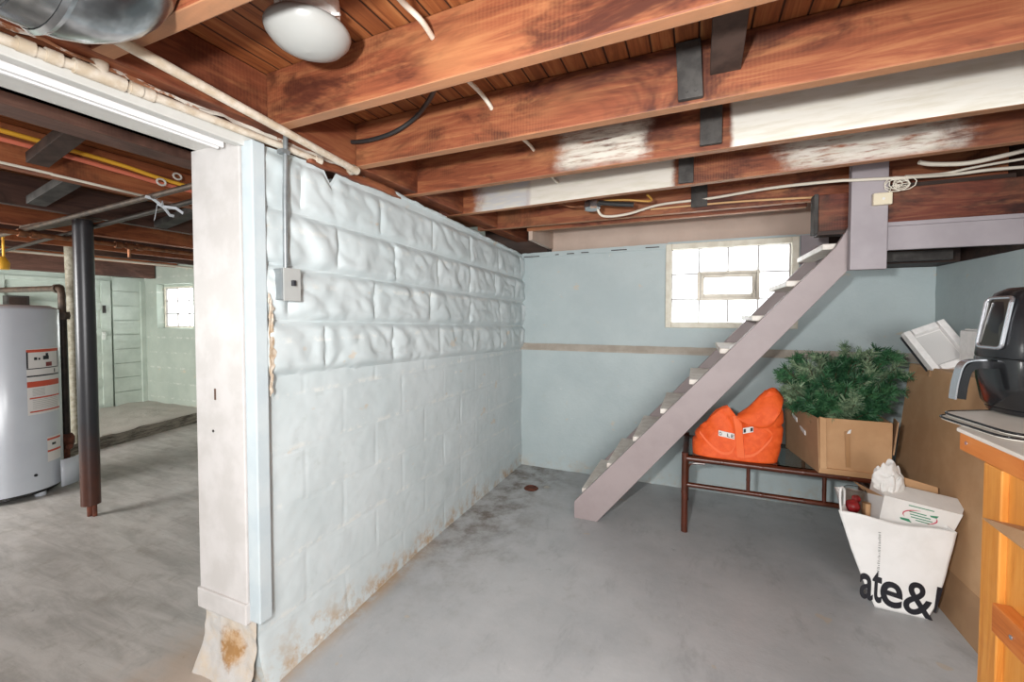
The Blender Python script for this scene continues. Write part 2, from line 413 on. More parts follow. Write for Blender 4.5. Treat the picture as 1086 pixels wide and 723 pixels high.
def bez(p, n=14):
    """smooth curve through points (Catmull-Rom)"""
    p = [Vector(q) for q in p]; out = []
    for i in range(len(p)-1):
        a = p[max(i-1, 0)]; b = p[i]; c = p[i+1]; d = p[min(i+2, len(p)-1)]
        for k in range(n):
            t = k/n
            out.append(.5*((2*b)+(c-a)*t+(2*a-5*b+4*c-d)*t*t+(3*b-a-3*c+d)*t**3))
    out.append(p[-1]); return out
def nz(x, y, z=0.0, o=4): return noise.fractal(Vector((x, y, z)), 1.0, 2.0, o)
def glyph(ch, bold=.0, res=6):
    cu = bpy.data.curves.new('g', 'FONT'); cu.body = ch; cu.size = 1; cu.offset = bold; cu.resolution_u = res; cu.fill_mode = 'FRONT'
    o = bpy.data.objects.new('g', cu); C.objects.link(o)
    bpy.context.view_layer.update()
    me = bpy.data.meshes.new_from_object(o.evaluated_get(bpy.context.evaluated_depsgraph_get()))
    vs = [v.co.copy() for v in me.vertices]; fs = [tuple(p.vertices) for p in me.polygons]
    bpy.data.objects.remove(o); bpy.data.curves.remove(cu); bpy.data.meshes.remove(me)
    return vs, fs
def write(mb, ch, x0, x1, z0, z1, place, bold=0.0, shear=0.0, clip=None):
    vs, fs = glyph(ch, bold)
    xs = [v.x for v in vs]; ys = [v.y for v in vs]; a, b, c, d = min(xs), max(xs), min(ys), max(ys)
    q = []
    for v in vs:
        u = (v.x-a)/(b-a); w = (v.y-c)/(d-c)
        q.append(mb.bm.verts.new(place(x0+(x1-x0)*u, z0+(z1-z0)*w+shear*(x0+(x1-x0)*u))))
    for f in fs:
        try: mb.bm.faces.new([q[i] for i in f])
        except ValueError: pass

# ================================================================ THE SETTING
YB = 3.455; XR = 1.354
fb = MB(); fb.grid(lambda u, v: Vector((-7.3+8.7*u, -1.2+4.7*v, .006*nz(u*9, v*5) if -7.3+8.7*u < -2 else 0.0)), 60, 40)
struct(fb.build('floor', M['floor'], smooth=True, loc=(0, 0, 0)))
# raised slab in the far room
sl = MB()
def slab(u, v):
    y = 1.2+2.25*v
    prof = [(0, 0.0), (.05, .075), (.08, .115), (.2, .122), (1, .125)]
    for (a, h0), (b, h1) in zip(prof, prof[1:]):
        if a <= u <= b: h = h0+(h1-h0)*(u-a)/(b-a); break
    x = -5.30-(y-2.2)*.25 - (.25*u if u < .2 else .05+1.75*(u-.2))
    return Vector((x+.02*nz(y*3, u*3), y, h-.004+.012*nz(x*4, y*6)*(1 if u > 0 else 0)))
sl.grid(slab, 30, 40); o = struct(sl.build('trim_1', M['rough_conc'], smooth=True)); o['label'] = 'raised rough concrete slab edge in the far room'

def _slab():
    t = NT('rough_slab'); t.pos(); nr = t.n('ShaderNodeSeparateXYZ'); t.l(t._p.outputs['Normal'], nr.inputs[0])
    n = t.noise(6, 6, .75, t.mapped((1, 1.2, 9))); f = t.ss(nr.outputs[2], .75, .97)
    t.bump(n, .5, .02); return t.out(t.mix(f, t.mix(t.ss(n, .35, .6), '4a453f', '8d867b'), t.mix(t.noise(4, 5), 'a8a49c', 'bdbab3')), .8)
o.data.materials[0] = _slab()
# ceiling boards
struct(MB().box(-7.2, 1.5, -1.2, 3.62, 2.11, 2.14).build('ceiling', M['subfloor'], loc=(0, 0, 0)))

# partition: rock-faced courses above, plain painted block below
def wall_top(y):
    ks = [(0, 1.885), (1.0, 1.888), (1.25, 1.900), (1.55, 1.915), (2.2, 1.882), (3.6, 1.808)]
    for (a, h0), (b, h1) in zip(ks, ks[1:]):
        if y <= b: return h0+(h1-h0)*(y-a)/(b-a)
    return 1.808
def rock_low(y): return 1.085-.030*(y-1.0)
def rock(y, z):
    zr = z+.030*(y-1.0)
    k = (zr-1.085)/.2
    if k < 0:
        bl = (z+.02)/.203; row = math.floor(bl); fy = ((y-1.0)/.4+.5*(row % 2)) % 1; fz = bl % 1
        e = min(min(fy, 1-fy)*.4, min(fz, 1-fz)*.2)
        g = -.004*max(0, 1-e/.010)*(.6+.6*nz(y*5, z*5))
        flare = .045*max(0, 1-z/.16)**2*max(0, 1-(y-1.0)/.9)
        return g+.004*nz(y*4, z*4)+.0009*nz(y*22, z*22)+flare
    row = min(3, math.floor(k)); fz = k-row
    w = [.42, .46, .38, .44][row % 4]; sh = [.13, .34, .02, .25][row % 4]
    fy = ((y-1.0+sh)/w) % 1; bi = math.floor((y-1.0+sh)/w)
    ez = max(.004, min(fz, 1-fz)*.2); ey = min(fy, 1-fy)*w
    e = min(ez, ey*.7+.016)
    prof = min(1, e/.045)*min(1, max(0, (y-1.0)/.06))**.6; prof = math.sin(prof*PI/2)**.8
    o1 = Vector((bi*3.7, row*5.3, 1.0))
    fade = .8 if row == 3 else 1.0
    q = Vector((y*6+zr*2.5, zr*6-y*1.2, 0))
    n1 = noise.noise(q+o1); n2 = noise.noise(Vector((y*13+zr*9, zr*10-y*4, 3))+o1); n3 = noise.noise(Vector((y*30, zr*24, 7)))
    rid = 1-min(1, abs(noise.noise(Vector((y*7+zr*8, zr*6-y*5, 9))+o1))*2.6)
    return fade*prof*(.034+.014*n1+.006*n2+.0015*n3-.007*rid) - .003
wb = MB(); NY, NZ = 300, 230; Y0, Y1 = 1.0, 3.47
def wfn(u, v):
    y = Y0+(Y1-Y0)*u; z = wall_top(y)*v
    d = rock(y, z)
    near = max(0, 1-z/.14)*.05*max(0, 1-u*6)
    # broken top edge: two missing chunks
    zz = z
    if v > .93:
        cut = .065*max(0, 1-abs(y-1.34)/.04)+.008*max(0, nz(y*8, 3.3))
        zz = z - cut*(v-.93)/.07
    return Vector((-1.388+d, y+(near*(-1) if False else 0)+.0, zz))
wb.grid(wfn, NY, NZ)
def endcap(u, v):
    z = wall_top(Y0)*v
    return Vector((-1.66+(.272+rock(Y0, z))*u, Y0, z))
wb.grid(endcap, 6, NZ)
wb.box(-1.66, -1.43, 1.0005, 3.47, 0, 1.80); wb.box(-1.66, -1.42, 1.45, 3.47, 1.80, 1.80+.015)
struct(wb.build('wall_left', M['wall'], smooth=30, loc=(-1.5, 2.2, 0)))
# mortar ledge along the top of the partition and its dark gap
cap = MB(); cap.grid(lambda u, v: Vector((-1.60+.225*v+.012*nz(u*14, 2), 1.52+1.95*u, wall_top(1.52+1.95*u)+.002+.016*(1-v)+.006*nz(u*22, v*3))), 90, 6)
struct(cap.build('trim_2', M['wall'], smooth=True, solid=.012))
# crumbled footing under the door jamb
ft = MB()
def footpt(u, v):
    z = .238*v; k = (1-v)**2.2
    return Vector((-1.662-.015*k+(.278+.02*k)*u, 1.0-.010-.045*k+.010*nz(u*1.6, v*1.4, 3, 3)+.004*nz(u*7, v*6, 8, 2), max(.0, z)))
ft.grid(footpt, 40, 30)
def _foot():
    t = NT('peeling_footing'); d2 = t.n('ShaderNodeVectorMath', operation='DISTANCE'); t.l(t.pos(), d2.inputs[0]); d2.inputs[1].default_value = (-1.50, .96, .13)
    n = t.noise(14, 5, .7); f = t.math('SUBTRACT', 1.0, t.ss(t.math('ADD', d2.outputs['Value'], t.math('MULTIPLY', t.math('SUBTRACT', n, .5), .12)), .045, .085))
    base = t.mix(t.ss(t.noise(7, 5, .7), .38, .62), 'b9b7b4', 'beb2a2'); br = t.mix(t.ss(n, .4, .6), '9a7448', 'b89c7c')
    t.bump(n, .5, .01); return t.out(t.mix(f, base, br), .85)
struct(ft.build('trim_3', _foot(), smooth=True))
pl = MB(); pl.grid(lambda u, v: Vector((-1.3555+.004*nz(v*20, u*4), 1.031+.004*nz(v*9, 2)*(1-u)+(.022*math.sin(v*PI)**.5+.012*nz(v*11, 5))*u, 1.02+.36*v)), 6, 60)
struct(pl.build('trim_21', simple('peeled_plaster', 'a8947c', .9, c2='c4bbae', scale=30, bump=.5), smooth=True))
# door jamb, casing strip and header over the wide opening
jb = MB().box(-1.668, -1.413, .975, 1.0, .27, 1.89, .003)
jo = struct(jb.build('trim_5', M['jamb']))
q = at(228, 418, Y=.974); MB().box(q.x-.004, q.x+.004, .9735, .976, q.z-.02, q.z+.02).build('latch_slot', simple('rusty_slot', '5a4438', .8), jo)
q = at(226, 457, Y=.974); MB().tube([(q.x, .9735, q.z), (q.x, .976, q.z)], .005, 10).build('nail_hole', M['block'], jo)
jb = MB().box(-1.672, -1.408, .966, 1.0, .232, .305, .004); struct(jb.build('trim_6', M['jamb']))
cs = MB().box(-1.412, -1.358, .982, 1.03, .24, 1.885, .004); struct(cs.build('trim_7', simple('pale_blue_strip_paint', 'b4c0c5', .5, c2='bdc7ca', scale=8, bump=.1)))
hd = MB().box(-1.665, -1.405, -.6, 1.0, 1.885, 1.90); hd.box(-1.43, -1.395, -.6, 1.02, 1.868, 1.915, .003)
hd.box(-1.665, -1.64, -.6, 1.0, 1.885, 2.05)
header = struct(hd.build('trim_8', M['white']))
tk = MB()
for a, b in ((-1.468, -1.458), (-1.494, -1.484)): tk.box(a, b, -.6, .955, 1.862, 1.888)
tk.box(-1.496, -1.456, -.6, .955, 1.880, 1.886)
tk.build('door_track', simple('white_enamel_track', 'efefef', .25), header)
# rough timber plate with chipped paint above the header
rp = MB()
rp.grid(lambda u, v: Vector((-1.395+.02*(1-v)+.012*nz(u*20, v*3), -.5+1.9*u, 1.918+.035*v+.012*nz(u*18, 5))), 80, 4)
def _chip():
    t = NT('chipped_paint_timber'); n = t.noise(16, 5, .7)
    y = t.xyz()[1]
    f = t.math('ADD', n, t.math('MULTIPLY', t.ss(y, .55, 1.0), .18))
    return t.out(t.mix(t.ss(f, .50, .58), '9a6a4c', 'cfcabf'), .7)
struct(rp.build('trim_9', _chip(), smooth=True))

sp = MB(); sp.grid(lambda u, v: Vector((-1.375+.006*nz(u*9, v)-.03*max(0, u-.8)*5, 1.22+.62*u, 1.888+.030*v+.006*nz(u*14, 3))), 40, 3)
o = sp.build('split_board', M['rim'], smooth=True, solid=.02); tag(o, 'splintered orange board lying on the partition top by the pipe ends', 'board')
# back wall with a window hole: beige recess above it, ledge half way up
WX0, WX1, WZ0, WZ1 = -.20, .62, 1.225, 1.815
def bw(u, v, x0, x1, z0, z1):
    x = x0+(x1-x0)*u; z = z0+(z1-z0)*v; return Vector((x, YB+.004*nz(x*4, z*4)-.006*max(0, 1-z/.06), z))
w = MB()
top = lambda x: 1.812+.020*(x+1.4)
for (x0, x1, z0, z1) in ((-1.45, WX0, 0, 1.812), (WX0, WX1, 0, WZ0), (WX1, .80, 0, 1.83), (.80, 1.40, 0, 1.60)):
    w.grid(lambda u, v: bw(u, v, x0, x1, z0, z1 + ((.025*u) if z1 > 1.7 and x1 < 0 else 0)), 24, 36)
w.box(-1.45, WX0, 3.47, 3.62, 0, 1.83); w.box(WX0, WX1, 3.47, 3.62, 0, WZ0); w.box(WX1, .80, 3.47, 3.62, 0, 1.85); w.box(.8, 1.4, 3.47, 3.62, 0, 1.6)
w.box(WX0, WX1, 3.45, 3.62, WZ1, 1.85)
struct(w.build('wall_back', M['backwall'], smooth=30, loc=(0, YB, 0)))
ld = MB(); ld.grid(lambda u, v: Vector((-1.40+2.75*u, YB-.006-.026*v, 1.064-.044*v+.003*nz(u*30, v))), 60, 4)
ld.box(-1.40, 1.353, YB-.031, YB+.01, 1.008, 1.0195)
struct(ld.build('trim_10', M['ledge']))
bg = MB().box(-1.13, .76, 3.50, 3.62, 1.83, 2.11); bg.box(-1.15, -1.12, 3.0, 3.50, 1.86, 2.11); bg.box(.75, .78, 2.8, 3.50, 1.86, 2.11)
struct(bg.build('trim_11', M['beige']))
# top-of-wall mortar strip with cracks
ms = MB(); ms.grid(lambda u, v: Vector((-1.38+1.9*u, YB-.012, 1.79+.02*u+.04*v+.003*nz(u*40, 1))), 70, 3)
struct(ms.build('trim_12', M['backwall'], solid=.008))
ck = MB()
for (x0, x1) in ((-1.36, -1.22), (-1.08, -1.05), (-.98, -.92), (-.86, -.80), (-.62, -.50), (-.36, -.26)):
    ck.box(x0, x1, YB-.024, YB-.016, 1.796+.018*(x0+1.4), 1.802+.018*(x0+1.4))
struct(ck.build('trim_20', M['void']))
# mauve patch of wall between window and stair beam
struct(MB().box(.645, .80, 3.44, 3.455, 1.64, 1.84).build('trim_13', M['mauve2']))
# right wall
rw = MB(); rw.grid(lambda u, v: Vector((XR+.006*nz(u*8, v*6), .6+2.86*u, 1.60*v)), 40, 30); rw.box(XR+.012, 1.5, .6, 3.6, 0, 1.60)
struct(rw.build('wall_right', M['backwall'], smooth=30, loc=(XR, 2, 0)))
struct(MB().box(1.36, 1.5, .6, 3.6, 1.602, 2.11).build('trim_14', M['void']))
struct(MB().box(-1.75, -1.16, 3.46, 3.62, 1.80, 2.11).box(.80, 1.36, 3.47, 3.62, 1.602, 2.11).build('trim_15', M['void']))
# far room: back wall continues, far end wall
w2 = MB(); XF = -7.0
X2a, X2b, Z2a, Z2b = -6.72, -5.93, 1.13, 1.72
for (x0, x1, z0, z1) in ((XF, X2a, 0, 1.80), (X2a, X2b, 0, Z2a), (X2a, X2b, Z2b, 1.80), (X2b, -1.74, 0, 2.1)):
    w2.grid(lambda u, v: bw(u, v, x0, x1, z0, z1), 20, 24)
w2.box(X2a-.02, X2a, YB, YB+.3, Z2a, Z2b); w2.box(X2b, X2b+.02, YB, YB+.3, Z2a, Z2b); w2.box(X2a-.02, X2b+.02, YB, YB+.3, Z2a-.02, Z2a); w2.box(X2a-.02, X2b+.02, YB, YB+.3, Z2b, Z2b+.02)
w2.box(XF, X2a-.02, YB+.02, YB+.2, 0, 2.1); w2.box(X2b+.02, -1.74, YB+.02, YB+.2, 0, 2.1); w2.box(X2a-.02, X2b+.02, YB+.02, YB+.2, 0, Z2a-.02); w2.box(X2a-.02, X2b+.02, YB+.02, YB+.2, Z2b+.02, 2.1)
o = struct(w2.build('wall_back', M['mint'], smooth=30, loc=(-4, YB, 0)))
wf = MB().box(XF-.1, XF-.03, -1.2, YB+.02, 0, 2.11)
for i in range(9): wf.box(XF-.03, XF+(.0 if i % 2 else .004), 3.10, YB-.0, .10+i*.19, .10+(i+1)*.19-.006)
wf.box(XF-.03, XF+.03, 3.40, YB, .1, 1.76)
struct(wf.build('wall_far', M['mintdoor'], loc=(XF, 1, 0)))
# old panelled garage doors in the far wall
def panel_door(name, y0, y1, rows, label):
    d = MB(); z0, z1 = .11, 1.75; st = .10
    d.box(XF-.03, XF+.01, y0, y0+st, z0, z1, .003); d.box(XF-.03, XF+.01, y1-st, y1, z0, z1, .003)
    h = (z1-z0)/rows
    for r in range(rows+1):
        zc = z0+r*h; d.box(XF-.03, XF+.008, y0+st, y1-st, max(z0, zc-.05), min(z1, zc+.05), .003)
    fr = d.build(name, M['mintdoor']); struct(fr); fr['label'] = label
    for r in range(rows):
        p = MB().box(XF-.03, XF-.012, y0+st, y1-st, z0+r*h+.05, z0+(r+1)*h-.05); p.build('door_panel', M['mintdoor'], fr)
    return fr
d1 = panel_door('door_1', 2.05, 3.08, 5, 'mint green panelled door leaf beside the far corner')
hw = MB().box(XF+.01, XF+.03, 2.975, 3.01, .99, 1.09, .003); hw.tube([(XF+.02, 2.99, 1.06), (XF+.06, 2.99, 1.06)], .012); hw.build('latch', simple('white_latch', 'd8dcd6', .4), d1)
hk = MB().box(XF+.01, XF+.03, 2.99, 3.02, 1.33, 1.43, .003); hk.build('hasp', M['block'], d1)
d2 = panel_door('door_2', .95, 2.04, 5, 'mint green panelled door leaf behind the water heater')

# windows
def ring(mb, x0, x1, z0, z1, t, y0, y1, bev=.002):
    mb.box(x0, x0+t, y0, y1, z0, z1, bev); mb.box(x1-t, x1, y0, y1, z0, z1, bev); mb.box(x0+t, x1-t, y0, y1, z0, z0+t, bev); mb.box(x0+t, x1-t, y0, y1, z1-t, z1, bev); return mb
w1 = struct(ring(MB(), WX0-.012, WX1+.015, WZ0-.016, WZ1+.018, .042, YB-.03, YB+.05, .004).build('window_1', M['frame_white']))
w1['label'] = 'white framed glass block window with a small hopper vent'
gx0, gx1, gz0, gz1 = WX0+.03, WX1-.032, WZ0+.012, WZ1-.022; cw = (gx1-gx0)/4; rh = (gz1-gz0)/3
mo = MB()
for i in range(5):
    for j in range(3):
        if i == 2 and j == 1: continue
        mo.box(gx0+i*cw-.004, gx0+i*cw+.004, YB+.0, YB+.05, gz0+j*rh, gz0+(j+1)*rh)
for j in range(4): mo.box(gx0, gx1, YB+.0, YB+.049, gz0+j*rh-.004, gz0+j*rh+.004)
mo.build('mortar_grid', M['mortar'], w1)
for i in range(4):
    for j in range(3):
        if j == 1 and i in (1, 2): continue
        g = MB(); x0, x1, z0, z1 = gx0+i*cw+.005, gx0+(i+1)*cw-.005, gz0+j*rh+.005, gz0+(j+1)*rh-.005
        g.grid(lambda u, v: Vector((x0+(x1-x0)*u, YB+.022-.010*(16*u*(1-u)*v*(1-v))**.3, z0+(z1-z0)*v)), 12, 12)
        g.build('glass_block', M['glassblock'], w1, smooth=True)
vx0, vx1, vz0, vz1 = gx0+cw-.012, gx0+3*cw+.008, gz0+rh-.01, gz0+2*rh+.012
def ring(mb, x0, x1, z0, z1, t, y0, y1, bev=.002):
    mb.box(x0, x0+t, y0, y1, z0, z1, bev); mb.box(x1-t, x1, y0, y1, z0, z1, bev); mb.box(x0+t, x1-t, y0, y1, z0, z0+t, bev); mb.box(x0+t, x1-t, y0, y1, z1-t, z1, bev); return mb
vf = ring(MB(), vx0, vx1, vz0, vz1, .020, YB-.022, YB+.05).build('vent_frame', M['vent'], w1)
vi = ring(MB(), vx0+.022, vx1-.022, vz0+.020, vz1-.020, .024, YB-.010, YB+.03); vi.build('vent_sash', M['vent'], vf)
MB().grid(lambda u, v: Vector((vx0+.04+(vx1-vx0-.08)*u, YB+.02, vz0+.04+(vz1-vz0-.08)*v)), 2, 2).build('vent_pane', M['glassblock'], vf)
MB().tube([(vx1-.035, YB-.03, vz0+.06), (vx1-.035, YB-.03, vz1-.06)], .006).tube([(vx1-.035, YB-.03, vz0+.08), (vx1-.028, YB-.045, vz0+.05)], .005).build('vent_catch', M['ledge'], vf)
X2g = X2a+.005
w2f = struct(ring(MB(), X2g, X2b, Z2a+.005, Z2b-.03, .02, YB+.09, YB+.14).build('window_2', M['frame_white'])); w2f['label'] = 'small glass block window in a deep mint reveal'
mo = MB(); g0, g1, h0, h1 = X2g+.02, X2b-.02, Z2a+.025, Z2b-.05
for i in range(4): mo.box(g0+i*(g1-g0)/3-.006, g0+i*(g1-g0)/3+.006, YB+.10, YB+.13, h0, h1)
for j in range(4): mo.box(g0, g1, YB+.10, YB+.13, h0+j*(h1-h0)/3-.006, h0+j*(h1-h0)/3+.006)
mo.build('mortar_grid', M['mortar'], w2f)
for i in range(3):
    for j in range(3):
        a, b = g0+i*(g1-g0)/3+.007, g0+(i+1)*(g1-g0)/3-.007; c, d = h0+j*(h1-h0)/3+.007, h0+(j+1)*(h1-h0)/3-.007
        MB().grid(lambda u, v: Vector((a+(b-a)*u, YB+.12-.008*(16*u*(1-u)*v*(1-v))**.3, c+(d-c)*v)), 8, 8).build('glass_block', M['glassblock'], w2f, smooth=True)
struct(MB().box(X2g, X2b, YB+.09, YB+.25, Z2b-.03, Z2b).build('trim_16', M['mint']))

# ================================================================ JOISTS of the near room
def joist(x0, y0, x1, y1, m, label, th=.045, zb=1.93, zt=2.11, name='ceiling_joist', group='joists across the near room'):
    b = [(x0, y0, zb), (x1, y1, zb), (x1, y1+th, zb), (x0, y0+th, zb)]; t = [(p[0], p[1], zt-.001) for p in b]
    o = MB().hexa(b, t, .004).build(name, m); return tag(o, label, 'joist', group)
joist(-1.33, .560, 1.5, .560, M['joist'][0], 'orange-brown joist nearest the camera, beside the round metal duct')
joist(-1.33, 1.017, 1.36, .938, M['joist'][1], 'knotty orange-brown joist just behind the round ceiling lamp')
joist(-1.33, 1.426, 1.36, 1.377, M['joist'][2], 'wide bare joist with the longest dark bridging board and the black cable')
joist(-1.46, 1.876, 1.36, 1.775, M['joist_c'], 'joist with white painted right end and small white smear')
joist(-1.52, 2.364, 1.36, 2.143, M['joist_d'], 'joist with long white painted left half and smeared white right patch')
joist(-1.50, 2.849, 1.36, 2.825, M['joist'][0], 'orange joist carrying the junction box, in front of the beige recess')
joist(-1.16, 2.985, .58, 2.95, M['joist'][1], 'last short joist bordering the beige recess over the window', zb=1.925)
rb = MB().box(-1.44, -1.335, -.6, 3.46, 1.935, 2.109, .004); tag(rb.build('rim_beam', M['rim']), 'long orange-brown timber beam above the block partition, joists ending on it', 'beam')
# bridging boards
def brace(y, x0, x1, z0, z1, m, label, lean=0.0, th=.018, group='bridging boards between the near joists'):
    b = [(x0, y-th, z0), (x1, y-th, z0), (x1, y, z0), (x0, y, z0)]; t = [(x0-lean, y-th, z1), (x1-lean, y-th, z1), (x1-lean, y, z1), (x0-lean, y, z1)]
    bb = MB().hexa(b, t, .002)
    for k in range(2):
        xx = x0+(x1-x0)*(.35+.35*k); bb.tube([(xx, y-th-.003, z0+.02), (xx, y-th+.002, z0+.02)], .004, 6)
    return tag(bb.build('bridging_board', m), label, 'bridging board', group)
brace(1.398, -.056, .012, 1.938, 2.105, M['block'], 'longest dark bridging board, nailed to the wide bare joist', .008)
brace(1.812, .006, .082, 1.945, 2.105, M['block'], 'dark bridging board at the left end of the white painted joist', -.0)
brace(2.245, -.085, -.018, 1.935, 2.105, M['block'], 'dark bridging board right of the long white painted joist half')
brace(2.835, -.035, .055, 1.95, 2.105, M['block'], 'dark bridging board near the stair, farthest of the four')
db = MB().hexa([(.03, 1.05, 2.05), (.11, 1.05, 2.05), (.11, 1.40, 2.0), (.03, 1.40, 2.0)], [(.03, 1.05, 2.105), (.11, 1.05, 2.105), (.11, 1.40, 2.06), (.03, 1.40, 2.06)], .002)
tag(db.build('bridging_board', M['block_brown']), 'grey-brown bridging board crossing to the joist behind the lamp', 'bridging board')

# ================================================================ JOISTS and pipes of the far room
def yjoist(x, th, zb, m, label, y0=-1.2, y1=3.46, sk=.0):
    b = [(x-th, y0, zb), (x, y0, zb), (x-sk, y1, zb), (x-th-sk, y1, zb)]; t = [(p[0], p[1], 2.109) for p in b]
    return tag(MB().hexa(b, t, .004).build('far_room_joist', m), label, 'joist', 'joists of the far room')
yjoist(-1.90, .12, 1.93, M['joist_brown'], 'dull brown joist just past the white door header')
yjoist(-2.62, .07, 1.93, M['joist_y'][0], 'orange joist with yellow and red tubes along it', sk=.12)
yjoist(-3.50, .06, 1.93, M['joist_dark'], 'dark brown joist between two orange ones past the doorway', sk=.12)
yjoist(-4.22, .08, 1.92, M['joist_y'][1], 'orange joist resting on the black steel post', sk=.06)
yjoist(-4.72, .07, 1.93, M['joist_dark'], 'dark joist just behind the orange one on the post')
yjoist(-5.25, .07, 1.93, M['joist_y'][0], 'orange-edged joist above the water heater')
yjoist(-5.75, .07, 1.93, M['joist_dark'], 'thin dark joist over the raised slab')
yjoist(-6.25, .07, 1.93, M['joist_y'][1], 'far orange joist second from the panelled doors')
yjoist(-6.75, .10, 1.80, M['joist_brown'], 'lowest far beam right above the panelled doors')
# sloping cross braces
def xbrace(a, b, w, m, label):
    a = Vector(a); b = Vector(b); dy = Vector((0, w/2, 0)); up_ = Vector((0, 0, .022))
    bb = MB().hexa([a-dy-up_, a+dy-up_, b+dy-up_, b-dy-up_], [a-dy+up_, a+dy+up_, b+dy+up_, b-dy+up_], .002)
    return tag(bb.build('bridging_board', m), label, 'bridging board', 'sloping bridging boards of the far room')
xbrace((-2.05, .90, 2.08), (-2.58, .90, 1.96), .07, M['block_brown'], 'dark sloping bridging board crossing the yellow and red tubes')
xbrace((-2.75, 1.20, 2.08), (-3.47, 1.20, 1.95), .08, M['block'], 'grey sloping bridging board below the white wire')
xbrace((-2.85, 1.86, 2.06), (-3.55, 1.86, 1.95), .08, M['block'], 'grey sloping bridging board close to the door jamb')
xbrace((-4.3, 1.9, 2.05), (-4.7, 1.9, 1.96), .07, M['block_brown'], 'small brown bridging board farther back, behind the post')
# tubes
def tubeobj(name, pts, r, m, label, cat, seg=10, group=None):
    return tag(MB().tube(pts, r, seg).build(name, m, smooth=True), label, cat, group)
tubeobj('water_tube', bez([(-2.595, -.5, 2.052), (-2.60, .35, 2.055), (-2.61, .82, 2.053), (-2.625, 1.2, 2.045), (-2.64, 1.53, 2.027), (-2.66, 2.6, 2.02)]), .0105, M['yellow'], 'yellow plastic tube running along the orange far room joist', 'tube')
tubeobj('water_tube', bez([(-2.595, -.5, 2.015), (-2.60, .82, 2.016), (-2.625, 1.2, 2.012), (-2.645, 1.49, 2.006), (-2.66, 2.6, 2.0)]), .0105, M['red'], 'salmon red plastic tube just below the yellow one', 'tube')
tubeobj('thin_wire', bez([(-2.595, -.5, 1.92), at(0, 172, X=-2.6), at(60, 186, X=-2.6), at(115, 199, X=-2.6), at(145, 206, X=-2.66), at(170, 212, X=-2.75), at(172, 220, X=-2.75)]), .006, M['cable_white'], 'thin white wire sagging along the orange far room joist', 'wire', 8)
ty = MB(); c0 = at(173, 219, X=-2.45)
for k in range(5):
    a = k*1.3; ty.ribbon([c0, c0+Vector((.02*math.cos(a), .05*math.cos(a*2+.4), .035*math.sin(a*1.7))), c0+Vector((.03*math.cos(a), .08*math.cos(a*2+.4), -.02+.05*math.sin(a*1.3)))], .014, (0, .3, 1), .002)
tag(ty.build('cable_tie', simple('grey_tie', 'c9cdd2', .4)), 'knotted grey tie hanging on the lower black pipe', 'tie')
for k, (px, py) in enumerate(((171, 193), (188, 187))):
    c0 = at(px, py, X=-2.575-.03*k)
    cl = MB(); cl.tube([c0+Vector((0, .020*math.cos(t*PI/6), .016*math.sin(t*PI/6))) for t in range(13)], .005, 8)
    tag(cl.build('pipe_clip', simple('white_clip_%d' % k, 'cfcac2', .4), smooth=True), ('white ring clip on the red tube' if k == 0 else 'white ring clip by the yellow tube near the jamb'), 'clip')
tubeobj('gas_pipe', [(-6.2, 1.52, 1.875), (-4.098, 1.365, 1.875), (-2.081, 1.227, 1.885), (-1.76, 1.205, 1.886)], .014, M['brown_pipe'], 'brown iron pipe crossing above the black post, nearer of two', 'pipe', 12)
tubeobj('gas_pipe', [(-6.2, 1.80, 1.873), (-4.65, 1.625, 1.875), (-2.347, 1.385, 1.884), (-1.76, 1.31, 1.886)], .014, M['black_pipe'], 'black iron pipe behind the brown one, grey tie on it', 'pipe', 12)
cp = MB(); cp.tube([(-4.12, .4, 1.85), (-4.14, 1.4, 1.85), (-4.16, 3.4, 1.855)], .016, 10)
for yy in (1.36, 1.42, 1.88, 1.95, 2.02): cp.tube([(-4.14, yy-.02, 1.85), (-4.14, yy+.02, 1.85)], .026, 10)
cp.tube([(-4.14, 1.95, 1.85), (-4.14, 1.95, 1.76)], .012, 8)
tag(cp.build('copper_pipe', M['copper'], smooth=True), 'copper pipe with fittings under the orange joist on the post', 'pipe')
# second thin brown strip pipes deeper
tubeobj('thin_conduit', [(-5.8, .6, 1.90), (-5.83, 3.4, 1.90)], .012, M['cable_white'], 'pale thin conduit running along the deepest joists', 'conduit', 8)

# steel post
ps = thing('support_post', 'black painted steel post with rusty foot, beside the water heater', 'post', (-3.59, 1.45, 0))
MB().lathe([(.0, .08), (.0495, .08), (.0495, 1.905), (.0, 1.905)], (-3.59, 1.45, 0), 28).build('pole', M['post_black'], ps, smooth=True)
fo = MB().lathe([(0, 0), (.016, 0), (.016, .085), (0, .085)], (-3.602, 1.45, 0), 12); fo.lathe([(0, 0), (.012, 0), (.012, .085), (0, .085)], (-3.57, 1.46, 0), 12)
plab(fo.build('foot', M['rust'], ps, smooth=True), 'rusty screw foot')
MB().box(-3.66, -3.52, 1.38, 1.52, 1.905, 1.918, .002).box(-4.30, -3.6, 1.40, 1.50, 1.905, 1.919).build('top_plate', M['brown_pipe'], ps)
gq = at(77, 350, Y=2.05); gpx, gpy = gq.x, gq.y
tg = thing('vent_pipe', 'speckled grey slim pipe standing right behind the black post', 'pipe', (gpx, gpy, 0))
MB().lathe([(0, 0), (.030, 0), (.032, 1.0), (.042, 1.93), (0, 1.93)], (gpx, gpy, 0), 20).build('pole', M['post_grey'], tg, smooth=True)
MB().lathe([(.06, 0), (.06, .02), (.045, .03)], (gpx, gpy, 0), 20).build('floor_flange', M['post_grey'], tg, smooth=True)

